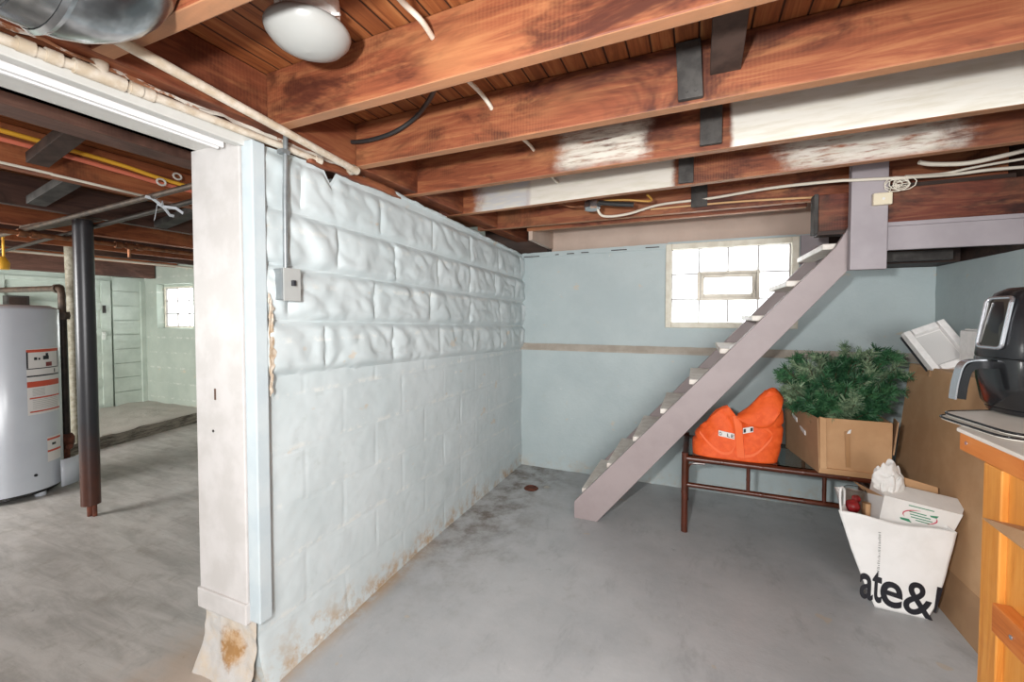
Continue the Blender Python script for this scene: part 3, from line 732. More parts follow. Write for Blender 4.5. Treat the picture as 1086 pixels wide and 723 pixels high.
# water heater
hr = .272; dist = 4.76; pxc = math.atan((12-543)/F)
hx, hy = at(5, 350, Z=1.2).x, at(5, 350, Z=1.2).y; kk = dist/math.hypot(hx, hy); hx, hy = abs(hx*kk)*-1, abs(hy*kk)
wh = thing('water_heater', 'tall light grey water heater with white warning labels at the left edge', 'water heater', (hx, hy, 0))
MB().lathe([(0, .055), (hr, .055), (hr, 1.34), (hr-.008, 1.352), (hr-.05, 1.372), (0, 1.38)], (hx, hy, 0), 64).build('tank', M['heater'], wh, smooth=True)
MB().lathe([(0, .03), (hr-.02, .03), (hr-.02, .06), (0, .06)], (hx, hy, 0), 48).build('base_rim', M['blackplastic'], wh, smooth=True)
for a in (-2.2, -.9, .4, 1.7, 3.0):
    MB().lathe([(0, 0), (.03, 0), (.03, .03), (0, .03)], (hx+.22*math.cos(a), hy+.22*math.sin(a), 0), 12).build('foot', M['heater'], wh, smooth=True)
caz = math.atan2(-hy, -hx)   # direction from tank to camera
def onheater(a, z, off=.002): return Vector((hx+(hr+off)*math.cos(a), hy+(hr+off)*math.sin(a), z))
def patch(a0, a1, z0, z1, off=.002, n=10):
    m = MB(); m.grid(lambda u, v: onheater(a0+(a1-a0)*u, z0+(z1-z0)*v, off), n, 1); return m
A0, A1 = caz+.34, caz+1.15
lb = patch(A0, A1, .60, 1.065).build('warning_label', M['label'], wh, smooth=True)
for (a, b, z0, z1, k) in ((.0, 1, 1.040, 1.060, 'label_red'), (.0, 1, .795, .835, 'label_red'), (.05, 1, .712, .722, 'label_red'), (.05, 1, .616, .626, 'label_red'),
                          (.0, 1, .922, .928, 'ink'), (.0, .04, .93, 1.045, 'ink'), (.96, 1, .93, 1.045, 'ink'), (.0, 1, .868, .878, 'ink')):
    patch(A0+(A1-A0)*a, A0+(A1-A0)*b, z0, z1, .0032).build('label_bar', M[k], lb)
for (a, b, z0, z1) in ((.18, .26, .985, 1.005), (.29, .34, .985, 1.0), (.42, .60, .985, 1.012), (.5, .58, 1.0, 1.03), (.78, .82, .885, .912)):
    patch(A0+(A1-A0)*a, A0+(A1-A0)*b, z0, z1, .0032, 3).build('label_print', M['ink'], lb)
patch(A0+(A1-A0)*.50, A0+(A1-A0)*.70, .935, .965, .0032, 3).build('label_print', simple('dark_red_ink', '7a3434', .5), lb)
for r in range(6):
    patch(A0+(A1-A0)*.12, A0+(A1-A0)*.45, .780-r*.009, .783-r*.009, .0032, 4).build('label_print', M['greyink'], lb)
    patch(A0+(A1-A0)*.12, A0+(A1-A0)*.9, .700-r*.012, .703-r*.012, .0032, 4).build('label_print', M['greyink'], lb)
lb2 = patch(caz+.72, caz+1.15, .24, .42).build('warning_label', M['label'], wh, smooth=True)
for z0 in (.395, .31): patch(caz+.72, caz+1.15, z0, z0+.014, .0032).build('label_bar', M['label_red'], lb2)
patch(caz+.84, caz+.96, .355, .372, .0032, 3).build('label_print', M['ink'], lb2)
dv = onheater(caz+.45, .17, .0); MB().tube([dv, dv+(dv-Vector((hx, hy, .17)))*.02], .010, 10).build('drain_plug', M['ink'], wh)
sk = MB(); sk.grid(lambda u, v: onheater(caz+.95+.5*u, .03+.20*v, .03+.06*math.sin(u*PI/2)), 8, 2); plab(sk.build('access_cover', M['heater'], wh, smooth=True, solid=.01), 'grey cover at the tank foot')
# gas pipe dropping beside the heater
gp = thing('gas_line', 'dark iron pipe with elbow dropping along the water heater to a valve', 'pipe', (-4.57, 1.72, 0))
P = lambda x, y, Y=1.72: at(x, y, Y=Y)
e1 = P(60, 306); v0 = P(69, 470); top_ = Vector((v0.x+.02, 1.72, e1.z))
bx = top_.x
MB().tube([(-6.6, 1.72, e1.z+.02), (bx-.05, 1.72, e1.z), (bx-.012, 1.72, e1.z-.012), (bx, 1.72, e1.z-.05), (bx, 1.72, 1.30)], .024, 12).build('upper_run', M['brown_pipe'], gp, smooth=True)
MB().tube([(bx, 1.72, 1.31), (bx, 1.72, .34)], .026, 12).build('drop', M['black_pipe'], gp, smooth=True)
MB().lathe([(0, -.03), (.045, -.03), (.05, 0), (.045, .03), (0, .03)], (bx, 1.72, 1.30), 8).build('union', M['brown_pipe'], gp, smooth=20)
MB().lathe([(0, -.02), (.036, -.02), (.036, .02), (0, .02)], (bx-.06, 1.72, e1.z), 10, (1, 0, 0)).build('elbow_collar', M['brown_pipe'], gp, smooth=20)
vv = MB().lathe([(0, -.05), (.035, -.05), (.05, -.02), (.05, .03), (.035, .06), (0, .06)], (bx, 1.72, .30), 10); vv.tube([(bx, 1.72, .29), (bx+.10, 1.70, .27)], .022, 8); vv.tube([(bx, 1.72, .25), (bx, 1.72, .16)], .022, 8)
vv.box(bx-.09, bx-.03, 1.68, 1.76, .25, .40, .01)
plab(vv.build('valve', M['rust'], gp, smooth=20), 'rusty brown valve')
MB().box(bx-.02, bx+.02, 1.70, 1.74, 0, .165).build('drip_leg', M['black_pipe'], gp)
# yellow item at the left edge
yl = at(4, 279, X=-5.1)
yb = MB(); yb.lathe([(0, 0), (.05, 0), (.055, .05), (.03, .10), (0, .10)], yl-Vector((0, .02, .05)), 14); yb.tube([yl+Vector((0, 0, .04)), Vector((yl.x, yl.y, 1.95))], .008)
tag(yb.build('plug_cap', M['yellow'], smooth=True), 'yellow plug hanging under the joists at the left edge', 'plug')
# electrical box on far wall
ep = thing('electric_panel', 'dark open electrical panel on the far wall above the heater', 'panel', (XF, 2.22, 1.36))
ring(MB(), 0, .01, 0, .01, .002, 0, .001).bm.free()
MB().box(XF+.01, XF+.10, 2.13, 2.31, 1.36, 1.52, .004).build('panel_box', M['block'], ep)
MB().box(XF+.10, XF+.105, 2.15, 2.29, 1.38, 1.50).build('panel_door', M['void'], ep)

# ================================================================ near ceiling: lamp, duct, pipes, cables
lc = Vector((-.915, .82, -.008))
lp = thing('ceiling_lamp', 'round white ceiling lamp with frosted glass dome', 'lamp', (lc.x, lc.y, 2.11))
MB().lathe([(0, 2.117), (.074, 2.117), (.076, 2.10), (.076, 2.075), (.064, 2.07), (.062, 2.045), (.0, 2.045)], lc, 48).build('lamp_base', M['lampmetal'], lp, smooth=True)
MB().lathe([(.058, 2.052), (.080, 2.046), (.098, 2.036), (.102, 2.028), (.099, 2.019), (.083, 2.000), (.058, 1.987), (.03, 1.980), (.0, 1.978)], lc, 56).build('lamp_shade', M['frost'], lp, smooth=60)
for a in (.3, 2.4, 4.5): MB().tube([(lc.x+.06*math.cos(a), lc.y+.06*math.sin(a), 2.06), (lc.x+.085*math.cos(a), lc.y+.085*math.sin(a), 2.06)], .004, 8).build('thumb_screw', M['lampmetal'], lp, smooth=True)

dc = thing('round_duct', 'shiny galvanised round duct elbow hanging at the top left corner', 'duct', (-1.10, .30, 1.80))
DR = .138; cx, cz = -1.055, 1.94
path = [(cx-.0, -.35, cz), (cx, .20, cz)]; arc = []
for k in range(9):
    a = k/8*PI/2; arc.append((cx+.02*(1-math.cos(a)), .37+.075*math.sin(a), cz+.075*(1-math.cos(a))))
MB().tube([(cx-.0, -.35, cz), (cx, .37, cz)], DR-.004, 40).build('straight_duct', M['galv'], dc, smooth=True)
el = MB(); el.tube([(cx, .33, cz)]+arc, DR, 40)
plab(el.build('elbow', M['galv'], dc, smooth=True), 'seamed elbow end of the duct')
for y in (.385,):
    MB().lathe([(DR+.001, -.008), (DR+.006, 0), (DR+.001, .008)], (cx, y, cz), 40, (0, 1, 0)).build('seam_ring', M['galv'], dc, smooth=True)

up0 = at(132, 46, Z=1.91); up1 = at(376, 180, Z=1.91)
pw = MB().tube([up0-(up1-up0)*.5, up1], .0135, 12); pw.tube([up1, up1+Vector((-.03, .012, .0)), up1+Vector((-.05, .012, .02))], .0155, 12); pw.lathe([(.0175, -.015), (.0175, .015)], up1, 12, (up1-up0))
tag(pw.build('water_pipe', M['pipe_cream'], smooth=True), 'straight cream painted pipe slung under the joists, upper of two', 'pipe')
lo = thing('water_pipe', 'cream painted pipe with a tee along the top of the header, lower of two', 'pipe', (-1.385, .5, 1.89))
a_ = at(0, 42, X=-1.385); b_ = at(340, 171, X=-1.372); te = at(106, 80, X=-1.383)
MB().tube([a_-(b_-a_)*.7, te, b_], .0125, 12).build('pipe_run', M['pipe_cream'], lo, smooth=True)
dr_ = (b_-te).normalized(); fm = MB()
fm.tube([te-dr_*.05, te+dr_*.05], .018, 12); fm.tube([te, te+Vector((.0, 0, .05))], .018, 12); fm.build('tee_fitting', M['pipe_cream'], lo, smooth=True)
for q in (-.13, -.085, .075, .10): MB().tube([te+dr_*(q-.014), te+dr_*(q+.014)], .0165, 12).build('collar', M['pipe_cream'], lo, smooth=True)
MB().tube([b_-dr_*.03, b_], .016, 12).build('end_cap', M['pipe_cream'], lo, smooth=True)
MB().tube([te, te+Vector((.0, 0, .14))], .0125, 12).build('riser', M['pipe_cream'], lo, smooth=True)
# light switch and conduit on the wall
sw = thing('light_switch', 'grey metal switch box with conduit on the rough block wall', 'switch', (-1.36, 1.14, 1.34))
s0 = at(303, 288, X=-1.345); s1 = at(303, 140, X=-1.345)
MB().box(-1.40, -1.327, s0.y-.03, s0.y+.04, 1.355, 1.465, .003).build('switch_box', M['conduit'], sw)
plab(MB().box(-1.327, -1.323, s0.y-.026, s0.y+.044, 1.352, 1.468, .001).build('cover_plate', simple('steel_plate', 'b4b7b5', .35, .2), sw), 'steel cover plate')
MB().box(-1.324, -1.308, s0.y+.003, s0.y+.013, 1.405, 1.425, .002).build('toggle', M['ink'], sw)
MB().tube([(-1.345, s0.y, 1.465), (-1.343, s0.y, 1.7), (-1.345, s1.y, 1.97)], .0085, 10).build('conduit', M['conduit'], sw, smooth=True)
MB().box(-1.36, -1.333, s0.y-.016, s0.y+.016, 1.87, 1.885, .001).build('conduit_strap', M['conduit'], sw)

# black cable under the third joist
tubeobj('black_cable', bez([at(462, 92, Y=1.20), at(455, 106, Y=1.30), at(440, 125, Y=1.400), at(418, 140, Y=1.402), at(390, 149, Y=1.408), at(366, 151, Y=1.41)]), .0085, M['cable_black'], 'thick black cable curving down the wide bare joist', 'cable')
tubeobj('green_wire', bez([at(366, 151, Y=1.41), at(360, 155, Y=1.41), at(354, 160, Y=1.415)], 6), .002, simple('green_wire', '5f7d55', .5), 'thin green wire at the end of the black cable', 'wire', 6)
# cream cable passing through the joists
pts = [at(405, -25, Y=.72), at(428, 3, Y=.86), at(447, 22, Y=.93), at(459, 40, Y=1.0), Vector((-.68, 1.10, 2.05)), at(497, 86, Y=1.28), at(510, 99, Y=1.36), at(521, 114, Y=1.412), Vector((-.70, 1.5, 2.03)), at(553, 146, Y=1.75), at(566, 159, Y=1.85), Vector((-.69, 1.95, 2.02)), at(585, 187, Y=2.25), at(591, 193, Y=2.295), (-.69, 2.45, 2.04)]
tubeobj('cream_cable', bez(pts, 8), .0075, M['cable_white'], 'cream cable threaded through the joists one after another', 'cable')
# junction box with wires
jx = thing('junction_box', 'small metal junction box with loose wires under a joist', 'junction box', tuple(at(628, 219, Y=2.62)))
jp = at(628, 219, Y=2.55)
MB().lathe([(0, -.03), (.045, -.03), (.05, -.02), (.05, .02), (0, .02)], (jp.x, jp.y, jp.z+.01), 8).build('box_body', M['galv'], jx)
MB().tube(bez([jp+Vector((.04, 0, .02)), at(650, 216, Y=2.55), at(672, 217, Y=2.55)], 6), .014, 8).build('black_lead', M['cable_black'], jx, smooth=True)
MB().tube(bez([jp+Vector((-.04, 0, .01)), at(605, 219, Y=2.55), at(590, 214, Y=2.5)], 6), .005, 8).build('tan_lead', M['copper'], jx, smooth=True)
tubeobj('yellow_wire', bez([jp+Vector((.07, .0, .03)), at(665, 212, Y=2.55), at(690, 213, Y=2.55), at(686, 206, Y=2.5)], 6), .006, simple('tan_wire', 'b98a3c', .5), 'tan wire leading right from the junction box', 'wire', 6)
wp = [jp+Vector((.03, -.0, -.01)), at(640, 229, Y=2.6), at(665, 227, Y=2.7), at(700, 217, Y=2.80), at(755, 210, Y=2.82), at(820, 199, Y=2.72), at(885, 192, Y=2.612), at(905, 191, Y=2.600), at(945, 189, Y=2.600), at(965, 188, Y=2.61), at(1010, 185, Y=2.7), at(1050, 180, Y=2.7), at(1100, 176, Y=2.7)]
tubeobj('white_cable', bez(wp, 8), .0075, M['cable_white'], 'white cable running from the junction box past the stair post', 'cable')
tubeobj('white_cable', bez([at(975, 172, Y=2.5), at(990, 174, Y=2.52), at(1025, 173, Y=2.54), at(1060, 166, Y=2.54), at(1100, 156, Y=2.55)], 8), .0095, M['cable_white'], 'thick white cable looping down at the top right edge', 'cable')
tubeobj('white_cable', bez([at(960, 187, Y=2.68), at(1000, 184, Y=2.70), at(1040, 176, Y=2.68), at(1100, 166, Y=2.66)], 8), .006, M['cable_white'], 'thin white cable between the thick loop and the long one', 'cable')
tubeobj('tan_cable', bez([at(690, 222, Y=2.84), at(780, 214, Y=2.82), at(868, 209, Y=2.80)], 8), .006, simple('tan_cable', 'c9a072', .5), 'tan cable along the joist edge above the beige recess', 'cable')

# ================================================================ stairhead beams
hb = MB().box(.560, .579, 2.688, 2.765, 1.725, 1.93, .002)
beam = thing('stair_beam', 'dark red stained beam crossing behind the stair post', 'beam', (1.0, 2.72, 1.735))
MB().box(.58, 1.36, 2.69, 2.76, 1.735, 1.925, .004).build('beam_timber', M['stain'], beam)
hb.build('end_plank', M['block'], beam)
MB().box(.575, .70, 2.684, 2.765, 1.715, 1.737, .002).build('bottom_plate', M['void'], beam)
lg = MB().box(.855, 1.355, 2.665, 2.69, 1.62, 1.735, .003).box(.855, 1.355, 2.66, 2.69, 1.735, 1.755, .002)
tag(lg.build('ledger_board', M['mauve2']), 'pale lilac grey board below the dark beam, right of the stair post', 'board')
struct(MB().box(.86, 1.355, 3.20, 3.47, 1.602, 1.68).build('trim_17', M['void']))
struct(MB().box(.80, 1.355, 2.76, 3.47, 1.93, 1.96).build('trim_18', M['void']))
struct(MB().box(.87, 1.25, 3.02, 3.06, 1.60, 1.65).build('trim_19', M['block']))

# ================================================================ STAIRCASE
st = thing('staircase', 'steep open mauve-grey wooden staircase rising to the right', 'staircase', (0, 2.97, 0))
def zs(x): return .11+(x+.70)*1.136
SX1 = .712
poly = [(-.702, 2.65, .0), (-.555, 2.65, .0), (SX1, 2.65, 1.535), (SX1, 2.65, 1.755), (SX1-.06, 2.65, zs(SX1-.06)), (-.702, 2.65, .105)]
MB().prism(poly, (0, .04, 0), .003).build('stringer', M['mauve'], st)
MB().prism([(p[0], 3.30, p[2]) for p in poly], (0, .04, 0), .003).build('stringer', M['mauve'], st)
for k in range(1, 10):
    z = .186*k-.002; xn = -.634+(k-1)*.1585-.028
    x1 = min(xn+.225, -.555+(z-.03)/1.2115-.015)
    if k == 9: x1 = .70
    t = MB().box(xn, x1, 2.691, 3.299, z-.03, z, .004)
    t.build('tread', M['tread'], st)
# cleat below each tread on the far stringer, seen as pale wedge
pb = MB().box(.700, .845, 2.60, 2.645, 1.525, 2.05, .003); pb.build('post_board', M['mauve2'], st)

sb = thing('doorbell_box', 'small ivory box with coiled thin wire on the stair post', 'box', tuple(at(934, 211, Y=2.60)))
c0 = at(934, 211, Y=2.59)
MB().box(c0.x-.028, c0.x+.045, 2.575, 2.60, c0.z-.027, c0.z+.03, .004).build('box_cover', M['ivory'], sb)
MB().tube([(c0.x+.01, 2.576, c0.z), (c0.x+.01, 2.572, c0.z)], .006, 10).build('button', M['lampmetal'], sb, smooth=True)
co = MB(); c1 = at(955, 194, Y=2.59); pts = []
for k in range(80):
    a = k*.55; r = .022+.012*math.sin(k*.31); pts.append(c1+Vector((r*1.5*math.cos(a)+.012*math.sin(k*.17), .006*math.sin(k*.9), r*math.sin(a))))
pts = [Vector((c0.x+.03, 2.585, c0.z+.02)), Vector((c0.x+.045, 2.585, c0.z+.06))]+pts
co.tube(pts, .0022, 6); plab(co.build('coiled_wire', M['cable_white'], sb, smooth=True), 'thin white coiled wire')

# rusty floor drain cap
tag(MB().lathe([(0, .004), (.05, .004), (.055, .0), (.045, .008), (.042, .004), (0, .005)], (-1.124, 2.99, .001), 28).build('floor_drain', M['rust'], smooth=True), 'round rusty drain cover in the floor near the back corner', 'drain')

st['_m'] = (-.004, .012, 0); sb['_m'] = (0, .012, 0)
# ================================================================ RATTAN TABLE
TZ = .468
tb = thing('rattan_table', 'dark cane coffee table with glass top under the stairs', 'table', (.46, 2.96, 0))
TX0, TX1, TY0, TY1 = -.035, .965, 2.735, 3.22
def cane(pts, r, name):
    m = MB(); pts = [Vector(p) for p in pts]; L = sum((b-a).length for a, b in zip(pts, pts[1:]))
    m.tube(pts, r, 12)
    d = (pts[-1]-pts[0]); n = max(2, int(L/.17))
    for k in range(1, n):
        p = pts[0]+d*k/n; m.lathe([(r, -.008), (r*1.10, 0), (r, .008)], p, 12, d)
    return m.build(name, M['bamboo'], tb, smooth=True)
for x in (TX0, TX1):
    for y in (TY0, TY1): cane([(x, y, 0), (x, y, TZ+.012)], .019, 'leg')
for y in (TY0, TY1):
    cane([(TX0, y, TZ-.022), (TX1, y, TZ-.022)], .017, 'top_rail'); cane([(TX0, y, .288), (TX1, y, .288)], .014, 'lower_rail')
    for x in (.30, .66): cane([(x, y, .288), (x, y, TZ-.03)], .010, 'spindle')
for x in (TX0, TX1):
    cane([(x, TY0, TZ-.022), (x, TY1, TZ-.022)], .017, 'top_rail'); cane([(x, TY0, .288), (x, TY1, .288)], .014, 'lower_rail')
for (x, s) in ((TX0, 1), (TX1, -1)):
    MB().tube(bez([(x+s*.016, TY0, .33), (x+s*.02, TY0, TZ-.075), (x+s*.045, TY0, TZ-.05), (x+s*.11, TY0, TZ-.045)], 6), .006, 8).build('corner_brace', M['bamboo'], tb, smooth=True)
MB().box(TX0+.018, TX1-.018, TY0+.016, TY1-.016, TZ-.014, TZ-.004, .001).build('glass_top', M['tableglass'], tb)
cane([(.46, TY0, TZ-.032), (.46, TY1, TZ-.032)], .011, 'cross_bar')

tb['_m'] = (-.015, .02, 0)
# ================================================================ ORANGE TOTE
ob = thing('tote_bag', 'slouched bright orange tote bag with lettered strip on the cane table', 'bag', (.23, 2.86, TZ))
BZ = TZ-.003
def rim(x):
    ks = [(-.01, .60), (.06, .66), (.13, .745), (.185, .765), (.235, .70), (.27, .715), (.33, .79), (.385, .872), (.425, .872), (.455, .81), (.49, .78)]
    for (a, h0), (b, h1) in zip(ks, ks[1:]):
        if x <= b:
            t = max(0, min(1, (x-a)/(b-a))); return h0+(h1-h0)*t
    return ks[-1][1]
def bagpt(u, v):
    # u round the perimeter (0 front-left .. .36 front-right .. .5 back-right .. ), v bottom to rim
    e = 3.6; a = u*2*PI
    ca, sa = math.cos(a), math.sin(a)
    r = (abs(ca)**e+abs(sa)**e)**(-1/e)
    hx_, hy_ = .222, .105
    bul = 1+.06*math.sin(v*PI)
    x = .215+ca*r*hx_*bul+.03*v; y = 2.865+sa*r*hy_*bul*(1-.25*v)+.02*v
    zt = rim(x-.0)
    if sa > 0: zt -= .02
    z = BZ+(zt-BZ)*v
    f = nz(x*5, z*5, y*5, 2); crease = abs(noise.noise(Vector((x*6+z*6, z*5-x*4, 3.3))))
    n = Vector((ca, sa, 0))
    d = .010*f*math.sin(min(1, v*1.6)*PI*.5) - .014*(1-min(1, crease*5))*min(1, v*1.5)
    pinch = max(0, 1-abs(x-.245)/.06)*max(0, v-.5)*.10
    y += -pinch*math.copysign(1, sa)*(-1 if sa < 0 else 1)*(1 if sa > 0 else -1)*(1 if sa > 0 else -1)
    return Vector((x, y, z))+n*d
mb = MB(); mb.grid(lambda u, v: bagpt(u, v), 96, 40)
mb.bm.verts.ensure_lookup_table()
bmesh.ops.remove_doubles(mb.bm, verts=mb.bm.verts[:], dist=1e-5)
mb.grid(lambda u, v: Vector((bagpt(u, 0)*v+Vector((.215, 2.865, BZ))*(1-v))), 48, 2)
mb.build('bag_body', M['orange'], ob, smooth=60, solid=.003)
# folded gusset flap inside the mouth and the straps
def front(x, z):
    # point on the bag front at x,z by search
    best = None
    for i in range(48, 97):
        u = i/96
        zt = rim(.0)
        for v in (.1, .2, .3, .4, .5, .6, .7, .8, .9):
            p = bagpt(u, v); d = (p.x-x)**2+(p.z-z)**2
            if best is None or d < best[0]: best = (d, p)
    return best[1].y
def strap(px, w, name):
    pts = []
    for (x, y) in px:
        q = at(x, y, Y=2.755); yy = min(front(q.x, q.z), 2.80)-.010; q = at(x, y, Y=yy); pts.append(q)
    return MB().ribbon(bez(pts, 8), w, (1, -.2, .15), .004).build(name, M['orange2'], ob, smooth=True)
strap([(781, 441), (783, 452), (784, 464), (785, 476), (786, 485)], .038, 'handle')
def loop(px):
    pts = [];
    for (x, y) in px:
        q = at(x, y, Y=2.755); yy = min(front(q.x, q.z), 2.80)-.008; pts.append(at(x, y, Y=yy))
    return MB().ribbon(bez(pts, 8), .016, (0, .25, 1), .004).build('handle', M['orange2'], ob, smooth=True)
loop([(742, 458), (752, 470), (765, 480), (776, 479), (781, 466)])
loop([(786, 484), (800, 482), (813, 471), (819, 461), (810, 453)])
lo_c = [(781, 443), (792, 450), (806, 454), (818, 451), (827, 438)]; hi_c = [(782, 439), (795, 430), (808, 417), (821, 411), (831, 422)]
lo_p = bez([at(x, y, Y=2.742+.004*i) for i, (x, y) in enumerate(lo_c)], 6); hi_p = bez([at(x, y, Y=2.80+.012*i) for i, (x, y) in enumerate(hi_c)], 6); nn_ = len(lo_p)-1
cf = MB(); cf.grid(lambda u, v: lo_p[round(u*nn_)].lerp(hi_p[round(u*nn_)], v)+Vector((0, -.016*math.sin(v*PI)+.004*nz(u*4, v*3), 0)), nn_, 10)
cf.build('folded_collar', M['orange'], ob, smooth=True, solid=.004)
# printed strip
def strip(x0, y0, x1, y1, txt):
    q0 = at(x0, y0, Y=2.75); q1 = at(x1, y1, Y=2.75)
    yy = min(front(q0.x, q0.z), front(q1.x, q1.z))-.012
    q0 = at(x0, y0, Y=yy); q1 = at(x1, y1, Y=yy)
    d = q1-q0; h = .032
    MB().prism([q0+Vector((0, 0, -h/2)), q1+Vector((0, 0, -h/2)), q1+Vector((0, 0, h/2)), q0+Vector((0, 0, h/2))], (0, .006, 0)).build('printed_strip', M['paper'], ob)
    n = len(txt)
    for k, ch in enumerate(txt):
        if ch == ' ': continue
        m = MB(); write(m, ch, (k+.15)/n, (k+.85)/n, -.010, .010, lambda a, b: q0+d*a+Vector((0, -.002, b)), .02)
        m.build('letter', M['ink'], ob)
strip(762, 459, 779, 463, 'O LE')
strip(788, 457, 799, 455, '- -')

# ================================================================ CARTON WITH TREE
cb = thing('cardboard_box', 'open tan cardboard box holding green fir branches on the table', 'box', (.74, 2.92, TZ))
bz0, bz1 = TZ-.003, .758
FL, FR_, BR_, BL_ = Vector((.610, 2.715, bz0)), Vector((.915, 2.715, bz0)), Vector((.93, 3.16, bz0)), Vector((.535, 3.17, bz0))
def wallp(a, b, z0, z1, name, m, th=.006, lean=Vector((0, 0, 0))):
    a = Vector(a); b = Vector(b); n = (b-a).cross(Vector((0, 0, 1))).normalized()*th
    q = lambda p, z, l: Vector((p.x, p.y, z))+l
    return MB().hexa([q(a, z0, Vector()), q(b, z0, Vector()), q(b, z0, -n), q(a, z0, -n)], [q(a, z1, lean), q(b, z1, lean), q(b, z1, lean-n), q(a, z1, lean-n)], .0015).build(name, m, cb)
wallp(FL, FR_, bz0+.03, bz1+.005, 'front_panel', M['card2'], lean=Vector((-.006, -.008, 0)))
plab(MB().hexa([FL+Vector((.0, -.002, 0)), FR_+Vector((0, -.002, 0)), FR_+Vector((0, .02, 0)), FL+Vector((0, .02, 0))], [FL+Vector((0, -.012, .032)), FR_+Vector((0, -.010, .032)), FR_+Vector((0, .01, .032)), FL+Vector((0, .01, .032))], .004).build('bottom_fold', M['card2'], cb), 'creased bottom edge')
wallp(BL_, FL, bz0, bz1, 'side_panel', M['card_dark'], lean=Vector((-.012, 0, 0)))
wallp(FR_, BR_, bz0, bz1, 'side_panel', M['card'])
wallp(BR_, BL_, bz0, bz1, 'back_panel', M['card'])
MB().hexa([FL, FR_, BR_, BL_], [p+Vector((0, 0, .006)) for p in (FL, FR_, BR_, BL_)]).build('bottom_panel', M['card'], cb)
plab(MB().hexa([(.612, 2.700, bz0+.03), (.640, 2.695, bz0+.03), (.640, 2.702, bz0+.03), (.612, 2.707, bz0+.03)], [(.604, 2.690, bz1+.012), (.632, 2.686, bz1+.006), (.632, 2.694, bz1+.006), (.604, 2.70, bz1+.012)], .001).build('flap', M['card2'], cb), 'narrow corner flap')
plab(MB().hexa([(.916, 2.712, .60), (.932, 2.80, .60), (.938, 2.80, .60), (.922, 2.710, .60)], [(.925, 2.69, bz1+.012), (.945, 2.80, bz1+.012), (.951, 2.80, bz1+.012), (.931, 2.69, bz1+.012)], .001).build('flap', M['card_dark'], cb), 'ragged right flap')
tp = at(898, 455, Y=2.70)
MB().hexa([(.725, 2.7035, .515), (.742, 2.7035, .515), (.742, 2.706, .515), (.725, 2.706, .515)], [(.715, 2.6985, .70), (.735, 2.6985, .70), (.735, 2.703, .70), (.715, 2.703, .70)]).build('packing_tape', M['tape'], cb)
MB().prism([(.722, 2.697, .690), (.738, 2.697, .694), (.741, 2.697, .715), (.730, 2.697, .708)], (0, .002, 0)).build('torn_label', M['paper'], cb)
for k in range(2):
    yy = 3.02-.10*k
    MB().prism([(.560+.022*k-.012, yy, .690-.05*k), (.560+.022*k-.012+.008, yy-.06, .675-.05*k), (.560+.022*k-.006, yy-.06, .70-.05*k), (.552+.022*k-.012, yy, .715-.05*k)], (-.004, 0, 0)).build('torn_label', M['paper'], cb)

# fir branches
tr = thing('artificial_fir', 'bushy green artificial fir branches sticking out of the open box', 'artificial tree', (.73, 2.93, bz0+.01))
root = Vector((.74, 2.95, .60))
tips = [(.47, 2.88, 1.0), (.50, 2.80, .90), (.56, 2.76, .84), (.52, 2.95, 1.05), (.58, 2.85, 1.02), (.62, 2.74, .95), (.66, 2.72, .86), (.64, 2.92, 1.06), (.70, 2.80, 1.02), (.73, 2.74, .93), (.76, 2.72, .84),
        (.78, 2.85, 1.06), (.84, 2.76, .90), (.86, 2.80, 1.0), (.90, 2.76, .83), (.92, 2.85, .92), (.84, 2.92, 1.10), (.90, 2.90, 1.12), (.97, 2.92, 1.10), (1.02, 2.93, 1.05), (1.0, 2.90, .99), (.94, 2.96, 1.04),
        (.48, 3.05, .92), (.56, 3.08, 1.02), (.70, 3.06, 1.06), (.80, 3.06, 1.10), (.52, 2.80, .82), (.60, 2.76, .80), (.70, 2.74, .80), (.82, 2.73, .80), (.55, 2.86, .95), (.66, 2.80, .93), (.78, 2.78, .97), (.88, 2.80, .87), (.47, 2.92, .86), (.74, 2.92, 1.03)]
